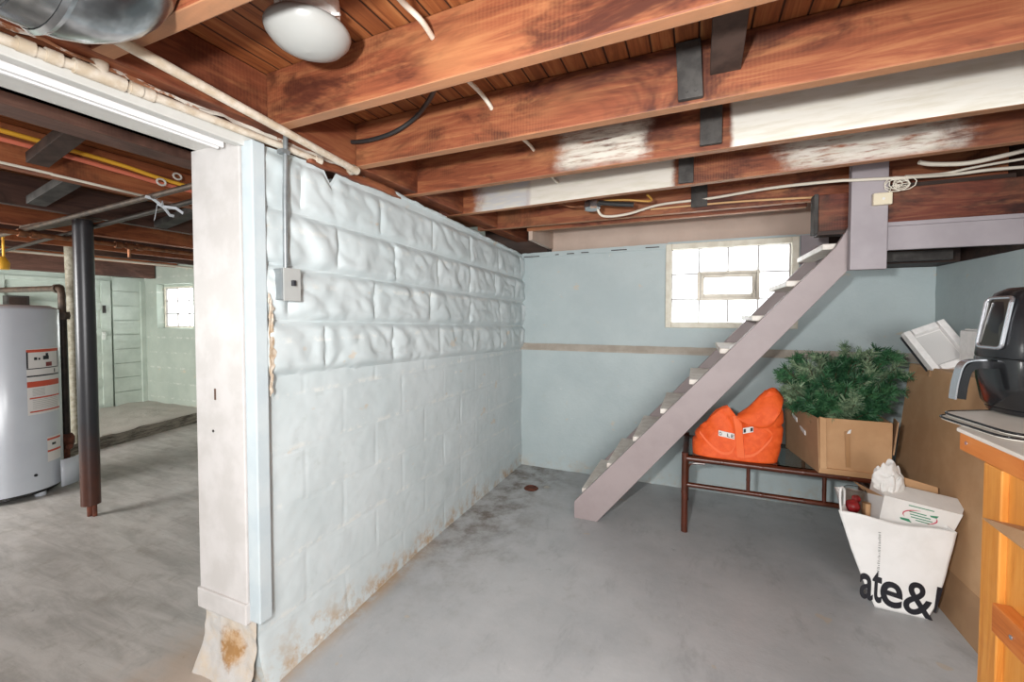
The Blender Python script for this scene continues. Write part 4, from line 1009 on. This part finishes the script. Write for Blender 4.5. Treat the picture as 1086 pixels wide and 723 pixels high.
for bi, tpt in enumerate(tips):
    tpt = Vector(tpt); rnd = random.Random(bi)
    mid = root.lerp(tpt, .5)+Vector((rnd.uniform(-.02, .02), rnd.uniform(-.02, .02), .03))
    base = Vector((min(max(tpt.x, .62), .88)*.6+.74*.4, 2.93, .60))
    crv = bez([base, mid, tpt], 10)
    br = MB().tube(crv, [.006-.004*i/(len(crv)-1) for i in range(len(crv))], 6).build('branch', M['branch'], tr, smooth=True)
    nb = MB(); bm = nb.bm
    def needles(curve, n, L, t0):
        m = len(curve)-1
        for i in range(n):
            t = t0+(1-t0)*rnd.random(); k = min(int(t*m), m-1); f = t*m-k
            p = curve[k].lerp(curve[k+1], f); d = (curve[k+1]-curve[k]).normalized()
            a = d.orthogonal().normalized(); a.rotate(Matrix.Rotation(rnd.uniform(0, 2*PI), 3, d))
            dirn = (a*rnd.uniform(.7, 1.1)+d*rnd.uniform(.5, 1.0)+Vector((0, 0, -.05))).normalized()
            ln = L*rnd.uniform(.7, 1.2); w_ = dirn.cross(Vector((rnd.uniform(-1, 1), rnd.uniform(-1, 1), rnd.uniform(-1, 1)))).normalized()*.0019
            q = p+dirn*ln
            vs = [bm.verts.new(c) for c in (p-w_, p+w_, q+w_*.5, q-w_*.5)]
            bm.faces.new(vs)
    needles(crv, 260, .044, .40)
    for s in range(5):
        t = .5+.1*s; k = int(t*(len(crv)-1)); p = crv[k]; d = (crv[k+1]-crv[k]).normalized() if k+1 < len(crv) else (crv[-1]-crv[-2]).normalized()
        a = d.orthogonal().normalized(); a.rotate(Matrix.Rotation(rnd.uniform(0, 2*PI), 3, d))
        e = p+(d*.6+a*.8).normalized()*rnd.uniform(.06, .09)
        if e.y < 2.70: e.y = 2.70
        tw = [p.lerp(e, j/5) for j in range(6)]
        nb.tube(tw, .002, 4)
        needles(tw, 80, .036, .1)
    nb.build('needles', M['needle'][bi % 3], br)['kind'] = 'stuff'

# ================================================================ BIG LEANING CARTON
bc = thing('flat_cardboard_box', 'large flat brown cardboard box leaning against the right wall', 'box', (1.15, 2.5, 0))
def fx(z): return 1.035+.095*z
H = 1.03; Ya, Yb = 1.75, 3.10
b = [(fx(0), Ya, 0), (fx(0)+.19, Ya, 0), (fx(0)+.19, Yb, 0), (fx(0), Yb, 0)]; t = [(fx(H), Ya, H), (fx(H)+.12, Ya, H), (fx(H)+.12, Yb, H), (fx(H), Yb, H)]
MB().hexa(b, t, .006).build('box_body', M['card'], bc)
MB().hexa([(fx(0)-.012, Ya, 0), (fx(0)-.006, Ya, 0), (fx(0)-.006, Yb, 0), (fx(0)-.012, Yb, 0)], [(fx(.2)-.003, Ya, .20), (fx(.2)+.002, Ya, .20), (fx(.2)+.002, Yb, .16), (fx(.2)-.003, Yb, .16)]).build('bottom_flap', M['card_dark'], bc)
q = at(984, 391, X=fx(1.0)-.001)
MB().hexa([(fx(.985)-.001, q.y-.10, .985), (fx(.985)+.003, q.y-.10, .985), (fx(.985)+.003, q.y+.06, .985), (fx(.985)-.001, q.y+.06, .985)], [(fx(1.02)-.001, q.y-.10, 1.02), (fx(1.02)+.003, q.y-.10, 1.02), (fx(1.02)+.003, q.y+.06, 1.02), (fx(1.02)-.001, q.y+.06, 1.02)]).build('packing_tape', M['card2'], bc)
MB().hexa([(fx(.985)-.003, q.y-.085, .985), (fx(.985)+.001, q.y-.085, .985), (fx(.985)+.001, q.y-.065, .985), (fx(.985)-.003, q.y-.065, .985)], [(fx(1.02)-.003, q.y-.085, 1.02), (fx(1.02)+.001, q.y-.085, 1.02), (fx(1.02)+.001, q.y-.065, 1.02), (fx(1.02)-.003, q.y-.065, 1.02)]).build('printed_mark', M['card_dark'], bc)

# ================================================================ FOAM PIECES
fo = thing('foam_tray', 'white foam tray tilted up on top of the leaning cardboard box', 'foam packaging', (1.2, 2.95, 1.04))
p0 = at(955, 356, Y=3.02); p1 = at(999, 341, Y=3.02); p2 = at(1026, 372, Y=2.93)
au = (p1-p0); av = (p2-p1).normalized()*.26; an = au.cross(av).normalized()
if an.y > 0: an = -an
def tray(mb, o, u, v, n, h, m_, dpt):
    # raised rim with an inset recess, facing n
    f = lambda a, b_, c: o+u*a+v*b_+n*c
    mb.hexa([f(0, 0, 0), f(1, 0, 0), f(1, 1, 0), f(0, 1, 0)], [f(0, 0, h*.4), f(1, 0, h*.4), f(1, 1, h*.4), f(0, 1, h*.4)], .004)
    for (a0, a1, b0, b1) in ((0, m_, 0, 1), (1-m_, 1, 0, 1), (m_, 1-m_, 0, m_*.8), (m_, 1-m_, 1-m_*.8, 1)):
        mb.hexa([f(a0, b0, h*.4), f(a1, b0, h*.4), f(a1, b1, h*.4), f(a0, b1, h*.4)], [f(a0+.02, b0+.02, h), f(a1-.02, b0+.02, h), f(a1-.02, b1-.02, h), f(a0+.02, b1-.02, h)], .003)
m = MB(); tray(m, p0, au, av, an, .05, .20, .02); m.build('tray_body', M['foam'], fo)
m = MB(); f = lambda a, b_, c: p0+au*a+av*b_+an*c
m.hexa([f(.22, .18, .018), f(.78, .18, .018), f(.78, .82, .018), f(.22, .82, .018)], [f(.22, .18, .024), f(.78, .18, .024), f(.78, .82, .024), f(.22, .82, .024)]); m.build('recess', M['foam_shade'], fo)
m = MB(); m.hexa([f(-.02, .02, -.02), f(.98, .02, -.02), f(.98, .98, -.02), f(-.02, .98, -.02)], [f(-.02, .02, -.002), f(.98, .02, -.002), f(.98, .98, -.002), f(-.02, .98, -.002)], .002); plab(m.build('dark_backing', M['ink'], fo), 'dark edge behind the foam')
q0 = at(1019, 350, Y=2.85)
fblk = MB().box(q0.x, 1.345, 2.70, 2.86, 1.035, q0.z, .006)
for k in range(3): fblk.box(q0.x+.01+.03*k, q0.x+.025+.03*k, 2.72, 2.84, q0.z, q0.z+.008, .002)
tag(fblk.build('foam_block', M['foam']), 'small white foam block behind the tilted tray, against the right wall', 'foam packaging')

# ================================================================ WHITE SHOPPING BAG AND CONTENTS
bc['_m'] = (-.012, .03, 0)
sbg = thing('shopping_bag', 'white paper shopping bag with big black letters, full of packaging', 'bag', (.84, 2.42, 0))
def lerp(a, b, t): return a+(b-a)*t
def pw_(ks, t):
    for (a, h0), (b, h1) in zip(ks, ks[1:]):
        if t <= b: return h0+(h1-h0)*(t-a)/(b-a)
    return ks[-1][1]
XLk = [(0, .749), (.10, .708), (.25, .656), (.42, .606)]; XRk = [(0, .926), (.06, .950), (.165, .975), (.41, 1.016)]
def by(x, z):
    s = min(1, max(0, z/.42)); xl = pw_(XLk, z); xr = pw_(XRk, z); u = (x-xl)/(xr-xl)
    return 2.355-.018*math.sin(max(0, min(1, u))*PI)*math.sin(s*PI*.8)+.006*nz(x*9, z*7, 1.0, 2)*s
def bagfront(u, v):
    ztop = .414-.022*u+.006*math.sin(u*9); zbot = .004-.004*u
    z = lerp(zbot, ztop, v); x = lerp(pw_(XLk, z), pw_(XRk, z), u); return Vector((x, by(x, z), z))
def backpt(u, v):
    f_ = bagfront(u, v); return Vector((lerp(f_.x, .84, .04)+.03, 2.555+.03*v+.008*nz(u*3, v*3, 5, 2), f_.z+.03*v))
m = MB(); m.grid(bagfront, 40, 40); m.build('front_panel', M['bagwhite'], sbg, smooth=True, solid=.0016)
m = MB(); m.grid(backpt, 20, 20)
def side(u0):
    def fn(a, v):
        p, q = bagfront(u0, v), backpt(u0, v); s = math.sin(a*PI)*(.025+.035*(1-v))*(1 if u0 == 0 else -1)
        return p.lerp(q, a)+Vector((s*1.2, 0, 0))
    return fn
m.grid(side(0), 12, 20); m.grid(side(1), 12, 20); m.grid(lambda a, b_: bagfront(a, 0).lerp(backpt(a, 0), b_), 12, 4)
m.build('back_and_gussets', M['bagwhite'], sbg, smooth=60, solid=.0016)
h0 = bagfront(.03, 1)+Vector((0, .003, -.02)); hp = bez([h0, h0+Vector((-.004, .01, .06)), h0+Vector((.0, .02, .115)), h0+Vector((.02, .045, .10)), h0+Vector((.03, .08, .02))], 8)
MB().tube(hp, .0045, 8).build('handle', M['bagwhite'], sbg, smooth=True)
place = lambda x, z: Vector((x, by(x, z)-.0022, z))
lm = MB()
SH = -.16
def wr(ch, x0, x1, z0, z1, bold):
    lm = MB(); write(lm, ch, x0, x1, z0, z1, lambda x, z: place(x, z+SH*(x-.80)), bold); lm.build('letter', M['ink'], sbg)
wr('a', .690, .738, .018, .136, .018); wr('t', .734, .768, .020, .170, .016); wr('e', .762, .839, .020, .140, .018); wr('&', .842, .945, .020, .172, .014)
lm = MB()
lm.hexa([place(.946, .060+SH*.150), place(.952, .060+SH*.162), place(.952, .060+SH*.162)+Vector((0, .001, 0)), place(.946, .060+SH*.150)+Vector((0, .001, 0))],
        [place(.954, .176+SH*.154), place(.974, .176+SH*.174), place(.974, .176+SH*.174)+Vector((0, .001, 0)), place(.954, .176+SH*.154)+Vector((0, .001, 0))])
lm.build('letter', M['ink'], sbg)
vm = MB(); rr_ = random.Random(3); zz_ = .155
while zz_ < .35:
    h_ = rr_.choice((.004, .005, .006)); w_ = rr_.choice((.006, .008, .009))
    vm.face([place(.756, zz_), place(.756-w_, zz_), place(.756-w_, zz_+h_), place(.756, zz_+h_)]); zz_ += h_+rr_.choice((.002, .002, .005))
vm.build('fine_print', M['greyink'], sbg)

# white carton standing in the bag, tilted to the right
ct = thing('white_carton', 'white carton with red and green oval logo standing in the shopping bag', 'box', (.90, 2.42, .05))
YC = 2.40
c_tl = at(938, 525, Y=YC); c_tr = at(1022, 546, Y=YC); 
ux = (c_tr-c_tl); uz = Vector((.035, .0, -1)).normalized(); cw_ = ux.length; ux.normalize(); uz = (Vector((ux.z, 0, -ux.x))).normalized(); uz = uz if uz.z < 0 else -uz
dep = Vector((-.012, .12, .02))
def cp_(a, b_, c=0.0): return c_tl+ux*a+uz*b_+dep*c
MB().hexa([cp_(0, .36), cp_(cw_-.07, .36), cp_(cw_-.07, .36, 1), cp_(0, .36, 1)], [cp_(0, 0), cp_(cw_, 0), cp_(cw_, 0, 1), cp_(0, 0, 1)], .002).build('carton_body', M['paper'], ct)
# lid panel standing up behind the front face
lt0, lt1 = at(944, 512, Y=YC+.09), at(1025, 531, Y=YC+.09)
MB().hexa([cp_(0, .0, .05), cp_(cw_, .0, .05), cp_(cw_, .0, .09), cp_(0, 0, .09)], [lt0, lt1, lt1+Vector((0, .005, 0)), lt0+Vector((0, .005, 0))], .001).build('lid', M['paper'], ct)
s0, s1 = at(918, 522, Y=YC+.10), at(908, 552, Y=YC+.10)
plab(MB().hexa([cp_(0, .22), cp_(0, .22)+Vector((0, .004, 0)), s1+Vector((0, .004, -.10)), s1+Vector((0, 0, -.10))], [cp_(0, 0), cp_(0, 0)+Vector((0, .004, 0)), s0+Vector((0, .004, 0)), s0]).build('side_flap', simple('shaded_white_card', 'c6c4c2', .6), ct), 'shaded side flap')  # side flap of the white carton, its shade put into the card colour
plab(MB().prism([at(905, 510, Y=YC+.05), at(938, 527, Y=YC), at(918, 522, Y=YC+.10)], (0, .004, 0)).build('corner_flap', M['card2'], ct), 'small brown inner flap')
# logo: red oval, green bars
lo_c = cp_(.133, .056)-Vector((0, .003, 0)); LG = []
def lp_(a, b_): return lo_c+ux*a+uz*b_
for (a0, a1) in ((2.6, 4.7), (-.5, 1.1)):
    rg = MB()
    N = 20; ins = []; outs = []
    for k in range(N+1):
        a = lerp(a0, a1, k/N); wd = .0045*math.sin(k/N*PI)+.0008
        outs.append(lp_(.060*math.cos(a), .026*math.sin(a))); ins.append(lp_((.060-wd)*math.cos(a), (.026-wd)*math.sin(a)))
    for k in range(N): rg.face([ins[k], outs[k], outs[k+1], ins[k+1]])
    rg.build('logo_ring', M['redink'], ct)
gr = MB()
for (x0, x1, z) in ((-.045, .042, -.040), (-.040, .020, -.014), (-.035, .036, -.003), (-.030, .044, .008), (-.012, .036, .018)):
    gr.face([lp_(x0, z-.002), lp_(x1, z-.002), lp_(x1, z+.002), lp_(x0, z+.002)])
gr.face([lp_(-.066, .022), lp_(-.035, .020), lp_(-.022, .034), lp_(-.062, .030)]); gr.face([lp_(.030, -.018), lp_(.060, -.024), lp_(.055, -.012), lp_(.036, -.012)])
gr.build('logo_print', M['greenink'], ct)
lc0 = lt0.lerp(lt1, .66)+Vector((0, -.008, -.030)); gm = MB()
for k in range(12):
    a, b_ = lerp(-.1, PI+.1, k/12), lerp(-.1, PI+.1, (k+1)/12)
    for r0, r1 in ((.030, .036),):
        gm.face([lc0+ux*(r0*math.cos(a))+uz*(r0*.72*math.sin(a)), lc0+ux*(r1*math.cos(a))+uz*(r1*.72*math.sin(a)), lc0+ux*(r1*math.cos(b_))+uz*(r1*.72*math.sin(b_)), lc0+ux*(r0*math.cos(b_))+uz*(r0*.72*math.sin(b_))])
for x0 in (-.016, -.006, .004, .012): gm.face([lc0+ux*x0+uz*.0, lc0+ux*(x0+.005)+uz*.0, lc0+ux*(x0+.005)+uz*.010, lc0+ux*x0+uz*.010])
gm.build('grey_seal', M['greyink'], ct)
# brown card behind, crumpled paper, ornaments in a clear jar
bcp = [at(955, 505, Y=2.53), at(995, 517, Y=2.53), at(997, 560, Y=2.53), at(955, 560, Y=2.53)]
bcp[2].z = bcp[3].z = .20
tag(MB().prism(bcp, (0, .006, 0), .001).build('cardboard_piece', M['card2']), 'strip of brown cardboard behind the white carton in the bag', 'cardboard')
pp = MB(); bmesh.ops.create_icosphere(pp.bm, subdivisions=5, radius=1)
pc = at(941, 509, Y=2.47)
for v in pp.bm.verts:
    p = v.co.copy(); n1 = abs(noise.noise(p*1.6+Vector((3, 1, 2)))); n2 = abs(noise.noise(p*3.1))
    k = .80+.38*n1+.16*n2
    wz = .098 if p.z > 0 else .115; wx = .056 if p.z > -.2 else .045
    v.co = pc+Vector((p.x*wx*k+.02*max(0, p.z)*p.x, p.y*.045*k, p.z*wz*k*(.95+.3*noise.noise(p*3)) -.02))
tag(pp.build('crumpled_paper', M['paper'], smooth=25), 'crumpled white paper wad sticking up from the shopping bag', 'paper')
jr = thing('ornament_jar', 'clear plastic jar of red ornaments in the shopping bag corner', 'jar', tuple(at(903, 540, Y=2.46)-Vector((0, 0, .06))))
jc = at(906, 536, Y=2.46); jz = jc.z
MB().lathe([(0, jz-.10), (.046, jz-.10), (.048, jz+.05), (.044, jz+.075), (.038, jz+.082)], (jc.x, jc.y, 0), 28).build('jar_wall', M['jar'], jr, smooth=True, solid=.001)
for (dx, dy, dz, r) in ((.0, -.008, .0, .030), (.004, .01, -.055, .030), (.02, .012, .03, .018)):
    s_ = MB(); bmesh.ops.create_uvsphere(s_.bm, u_segments=20, v_segments=14, radius=r)
    for v in s_.bm.verts: v.co += Vector((jc.x+dx-.010, jc.y+dy, jz+dz))
    tag(s_.build('red_ornament', M['red_gloss'], smooth=True), 'shiny red ball ornament inside the clear jar', 'ornament', 'red ornaments in the jar')
cy = MB().tube([at(918, 560, Y=2.44), at(919, 533, Y=2.44)], .016, 16); tag(cy.build('cardboard_tube', M['card2'], smooth=True), 'short tan cardboard tube beside the ornament jar', 'tube')

# ================================================================ WORKBENCH
DX = .65; DZ = 1.0
wbn = thing('workbench', 'orange pine workbench with pale top at the right edge', 'workbench', (1.0, 1.1, 0))
tp_ = [(DX-.004, .1, 0), (1.34, .1, 0), (1.34, 1.80, 0), (.86, 1.80, 0), (DX-.004, 1.50, 0)]
MB().prism([(p[0], p[1], DZ-.006) for p in tp_], (0, 0, .010), .002).build('bench_top', M['top_white'], wbn)
MB().prism([(p[0]+(.02 if i not in (1, 2) else 0), p[1], DZ-.05) for i, p in enumerate(tp_)], (0, 0, .043)).build('top_core', M['bench_edge'], wbn)
MB().box(DX, DX+.022, .1, 1.495, DZ-.052, DZ-.002, .003).build('apron', M['bench_edge'], wbn)
MB().box(DX+.001, DX+.05, 1.325, 1.392, 0, DZ-.053, .003).build('leg', M['bench'], wbn)
MB().box(DX+.62, DX+.67, 1.325, 1.392, 0, DZ-.053, .003).build('leg', M['bench'], wbn)
MB().box(DX+.014, DX+.03, .1, 1.325, 0.02, DZ-.053).build('side_panel', M['bench'], wbn)
MB().box(DX-.018, DX+.014, .2, 1.305, .585, .652, .003).build('side_rail', M['bench_edge'], wbn)
MB().tube([(DX-.019, 1.235, .618), (DX-.021, 1.235, .618)], .005, 10).tube([(DX-.001, 1.46, DZ-.027), (DX-.003, 1.46, DZ-.027)], .005, 10).build('screw_head', M['silver'], wbn, smooth=True)
fl = MB(); A = at(1041, 548, X=DX-.004); B = at(1100, 568, X=DX-.08); Cc = at(1100, 592, X=DX-.12)
fl.prism([A, B, Cc], (.003, 0, -.005)); 
fl.prism([A, B, Vector((DX+.012, B.y, B.z))], (0, 0, -.004))
tag(fl.build('cardboard_flap', M['card']), 'brown cardboard flap sticking out of the workbench side', 'cardboard')

wbn['_m'] = (-.008, .0, 0)
# tray under the fryer
ty_ = thing('serving_tray', 'flat white trays with black rims under the air fryer', 'tray', (.85, 1.62, DZ+.005))
def traymesh(z, t0, t1, t2, t3):
    P_ = [t0, t1, t2, t3]
    pts = []
    n = 4
    for i in range(n):
        p = Vector(P_[i]); a = Vector(P_[i-1]); c = Vector(P_[(i+1) % n])
        d0 = (a-p).normalized()*.045; d1 = (c-p).normalized()*.045
        for k in range(6):
            t = k/5; pts.append((p+d0)*(1-t)**2+p*2*t*(1-t)+(p+d1)*t*t)
    return [Vector((q.x, q.y, z)) for q in pts]
for z, dx, nm in ((DZ+.006, -.014, 'lower_tray'), (DZ+.016, 0, 'upper_tray')):
    P4 = traymesh(z, (.655+dx, 1.63+dx*.5, 0), (.69+dx, 1.38, 0), (1.12, 1.38, 0), (1.10, 1.86, 0))
    o = MB().prism(P4, (0, 0, .006)).build(nm, M['top_white'], ty_)
    MB().tube([q+Vector((0, 0, .005)) for q in P4]+[P4[0]+Vector((0, 0, .005))], .0032, 6).build('tray_rim', M['blackplastic'], o, smooth=True)

# air fryer
AX, AY, AZ = .872, 1.66, DZ+.028
af = thing('air_fryer', 'glossy black air fryer with silver framed panel on the bench', 'air fryer', (AX, AY, AZ))
fd = math.atan2(-.18, -.98)     # the way its front faces
def sq(a, r, e=2.8):
    c, s = math.cos(a), math.sin(a); k = (abs(c)**e+abs(s)**e)**(-1/e); return r*k
def shell(prof, seg=72, a0=0, a1=2*PI):
    m = MB(); rows = []
    for r, z in prof:
        rows.append([m.bm.verts.new((AX+math.cos(fd+a0+(a1-a0)*k/seg)*sq(a0+(a1-a0)*k/seg+PI/4*0, r), AY+math.sin(fd+a0+(a1-a0)*k/seg)*sq(a0+(a1-a0)*k/seg, r), AZ+z)) for k in range(seg)])
    for i in range(len(rows)-1):
        for k in range(seg): m.bm.faces.new([rows[i][k], rows[i][(k+1) % seg], rows[i+1][(k+1) % seg], rows[i+1][k]])
    return m
PR = [(.0, .0), (.080, .0), (.088, .008)]
shell([(0, 0), (.085, 0), (.090, .012), (.0, .012)]).build('base_ring', M['fryer_mid'], af, smooth=True)
bs = shell([(0, .012), (.088, .012), (.098, .028), (.108, .09), (.112, .148), (.111, .153), (0, .153)]).build('basket', M['fryer'], af, smooth=True)
shell([(0, .155), (.110, .155), (.111, .16), (.108, .20), (.100, .26), (.090, .31), (.078, .336), (.055, .35), (0, .354)]).build('upper_body', M['fryer_mid'], af, smooth=True)
def face_pt(s, z, off=0.0):
    """point on the tilted front of the upper body: s sideways, z height"""
    ks = [(.155, .110), (.20, .108), (.26, .100), (.31, .090), (.34, .075)]; r = pw_([(a, b_) for a, b_ in ks], z)+off
    d = Vector((math.cos(fd), math.sin(fd), 0)); sd = Vector((-math.sin(fd), math.cos(fd), 0))
    return Vector((AX, AY, AZ+z))+d*r+sd*s
def rrect(s0, s1, z0, z1, r, n=6):
    out = []
    for (cx_, cz_, a0) in ((s1-r, z1-r, 0), (s0+r, z1-r, PI/2), (s0+r, z0+r, PI), (s1-r, z0+r, 1.5*PI)):
        for k in range(n+1): out.append((cx_+r*math.cos(a0+k/n*PI/2), cz_+r*math.sin(a0+k/n*PI/2)))
    return out
out_ = rrect(-.040, .040, .182, .322, .014); 
MB().tube([face_pt(a, b_, .004) for a, b_ in out_]+[face_pt(*out_[0], .004)], .005, 8).build('panel_frame', M['silver'], af, smooth=True)
pm = MB(); pm.bm.faces.new([pm.bm.verts.new(face_pt(a, b_, .003)) for a, b_ in out_]); plab(pm.build('control_panel', M['mirror'], af), 'mirror-like control panel')
d = Vector((math.cos(fd), math.sin(fd), 0)); sd = Vector((-math.sin(fd), math.cos(fd), 0))
bp = lambda r, s, z: Vector((AX, AY, AZ+z))+d*r+sd*s
hpath = bez([bp(.100, 0, .132), bp(.140, 0, .134), bp(.165, 0, .122), bp(.176, 0, .085), bp(.182, 0, .035)], 8)
hd_ = MB().ribbon(hpath, .028, sd, .020); hob = hd_.build('handle', M['fryer_mid'], bs, smooth=50)
hb_ = bez([bp(.125, 0, .1475), bp(.172, 0, .138), bp(.1885, 0, .09), bp(.195, 0, .033)], 8)
plab(MB().ribbon(hb_, .025, sd, .004).build('handle_trim', M['silver'], af, smooth=50), 'silver strip along the handle')
MB().box(-.03, .03, -.004, .004, 0, .02).bm.free()

# ================================================================ LIGHT
def area(name, loc, target, size, power, col=(1, 1, 1), shape='DISK', sy=None):
    l = bpy.data.lights.new(name, 'AREA'); l.shape = shape; l.size = size; l.energy = power; l.color = col
    if sy: l.size_y = sy
    o = bpy.data.objects.new(name, l); C.objects.link(o); o.location = loc
    o.rotation_euler = (Vector(target)-Vector(loc)).to_track_quat('-Z', 'Y').to_euler(); return o
area('flash', (-.25, -.22, 1.44), (.0, 3, 1.2), .10, 46, (1, .995, .985))
area('room_fill', (1.0, -1.9, 1.35), (-.9, 2.6, 1.0), 1.6, 105, (1, .995, .985), 'RECTANGLE', 1.2)
area('far_room_fill', (-5.2, -1.1, 1.4), (-6.3, 3, 1.0), 1.6, 150, (1, .99, .96), 'RECTANGLE', 1.0)
area('daylight', (.21, 3.95, 1.6), (.21, 3.45, 1.53), 1.0, 26, (.95, .98, 1), 'RECTANGLE', .8)
area('daylight', (-6.15, 3.95, 1.5), (-6.15, 3.5, 1.42), .6, 22, (.95, .98, 1), 'RECTANGLE', .6)
W = bpy.data.worlds.new('World'); bpy.context.scene.world = W; W.use_nodes = True
W.node_tree.nodes['Background'].inputs[0].default_value = (1, .995, .985, 1); W.node_tree.nodes['Background'].inputs[1].default_value = .66

# ================================================================ CAMERA
cam = bpy.data.cameras.new('camera'); co_ = bpy.data.objects.new('camera', cam); C.objects.link(co_)
cam.sensor_width = 36; cam.lens = F/1086*36; cam.shift_y = -(361.5-CYP)/1086; cam.clip_start = .02; cam.clip_end = 60
R = Matrix((rt, up, -fw)).transposed(); co_.matrix_world = Matrix.Translation((0, 0, EYE)) @ R.to_4x4()
bpy.context.scene.camera = co_
vs_ = bpy.context.scene.view_settings; vs_.view_transform = 'Standard'; vs_.look = 'None'; vs_.exposure = 0.0; vs_.gamma = 1.0
for o in C.objects:
    if o.parent is None and o.get('_m'):
        o.location = o.location + Vector(o['_m']); del o['_m']
for o in bpy.data.objects:
    if '_w' in o: del o['_w']
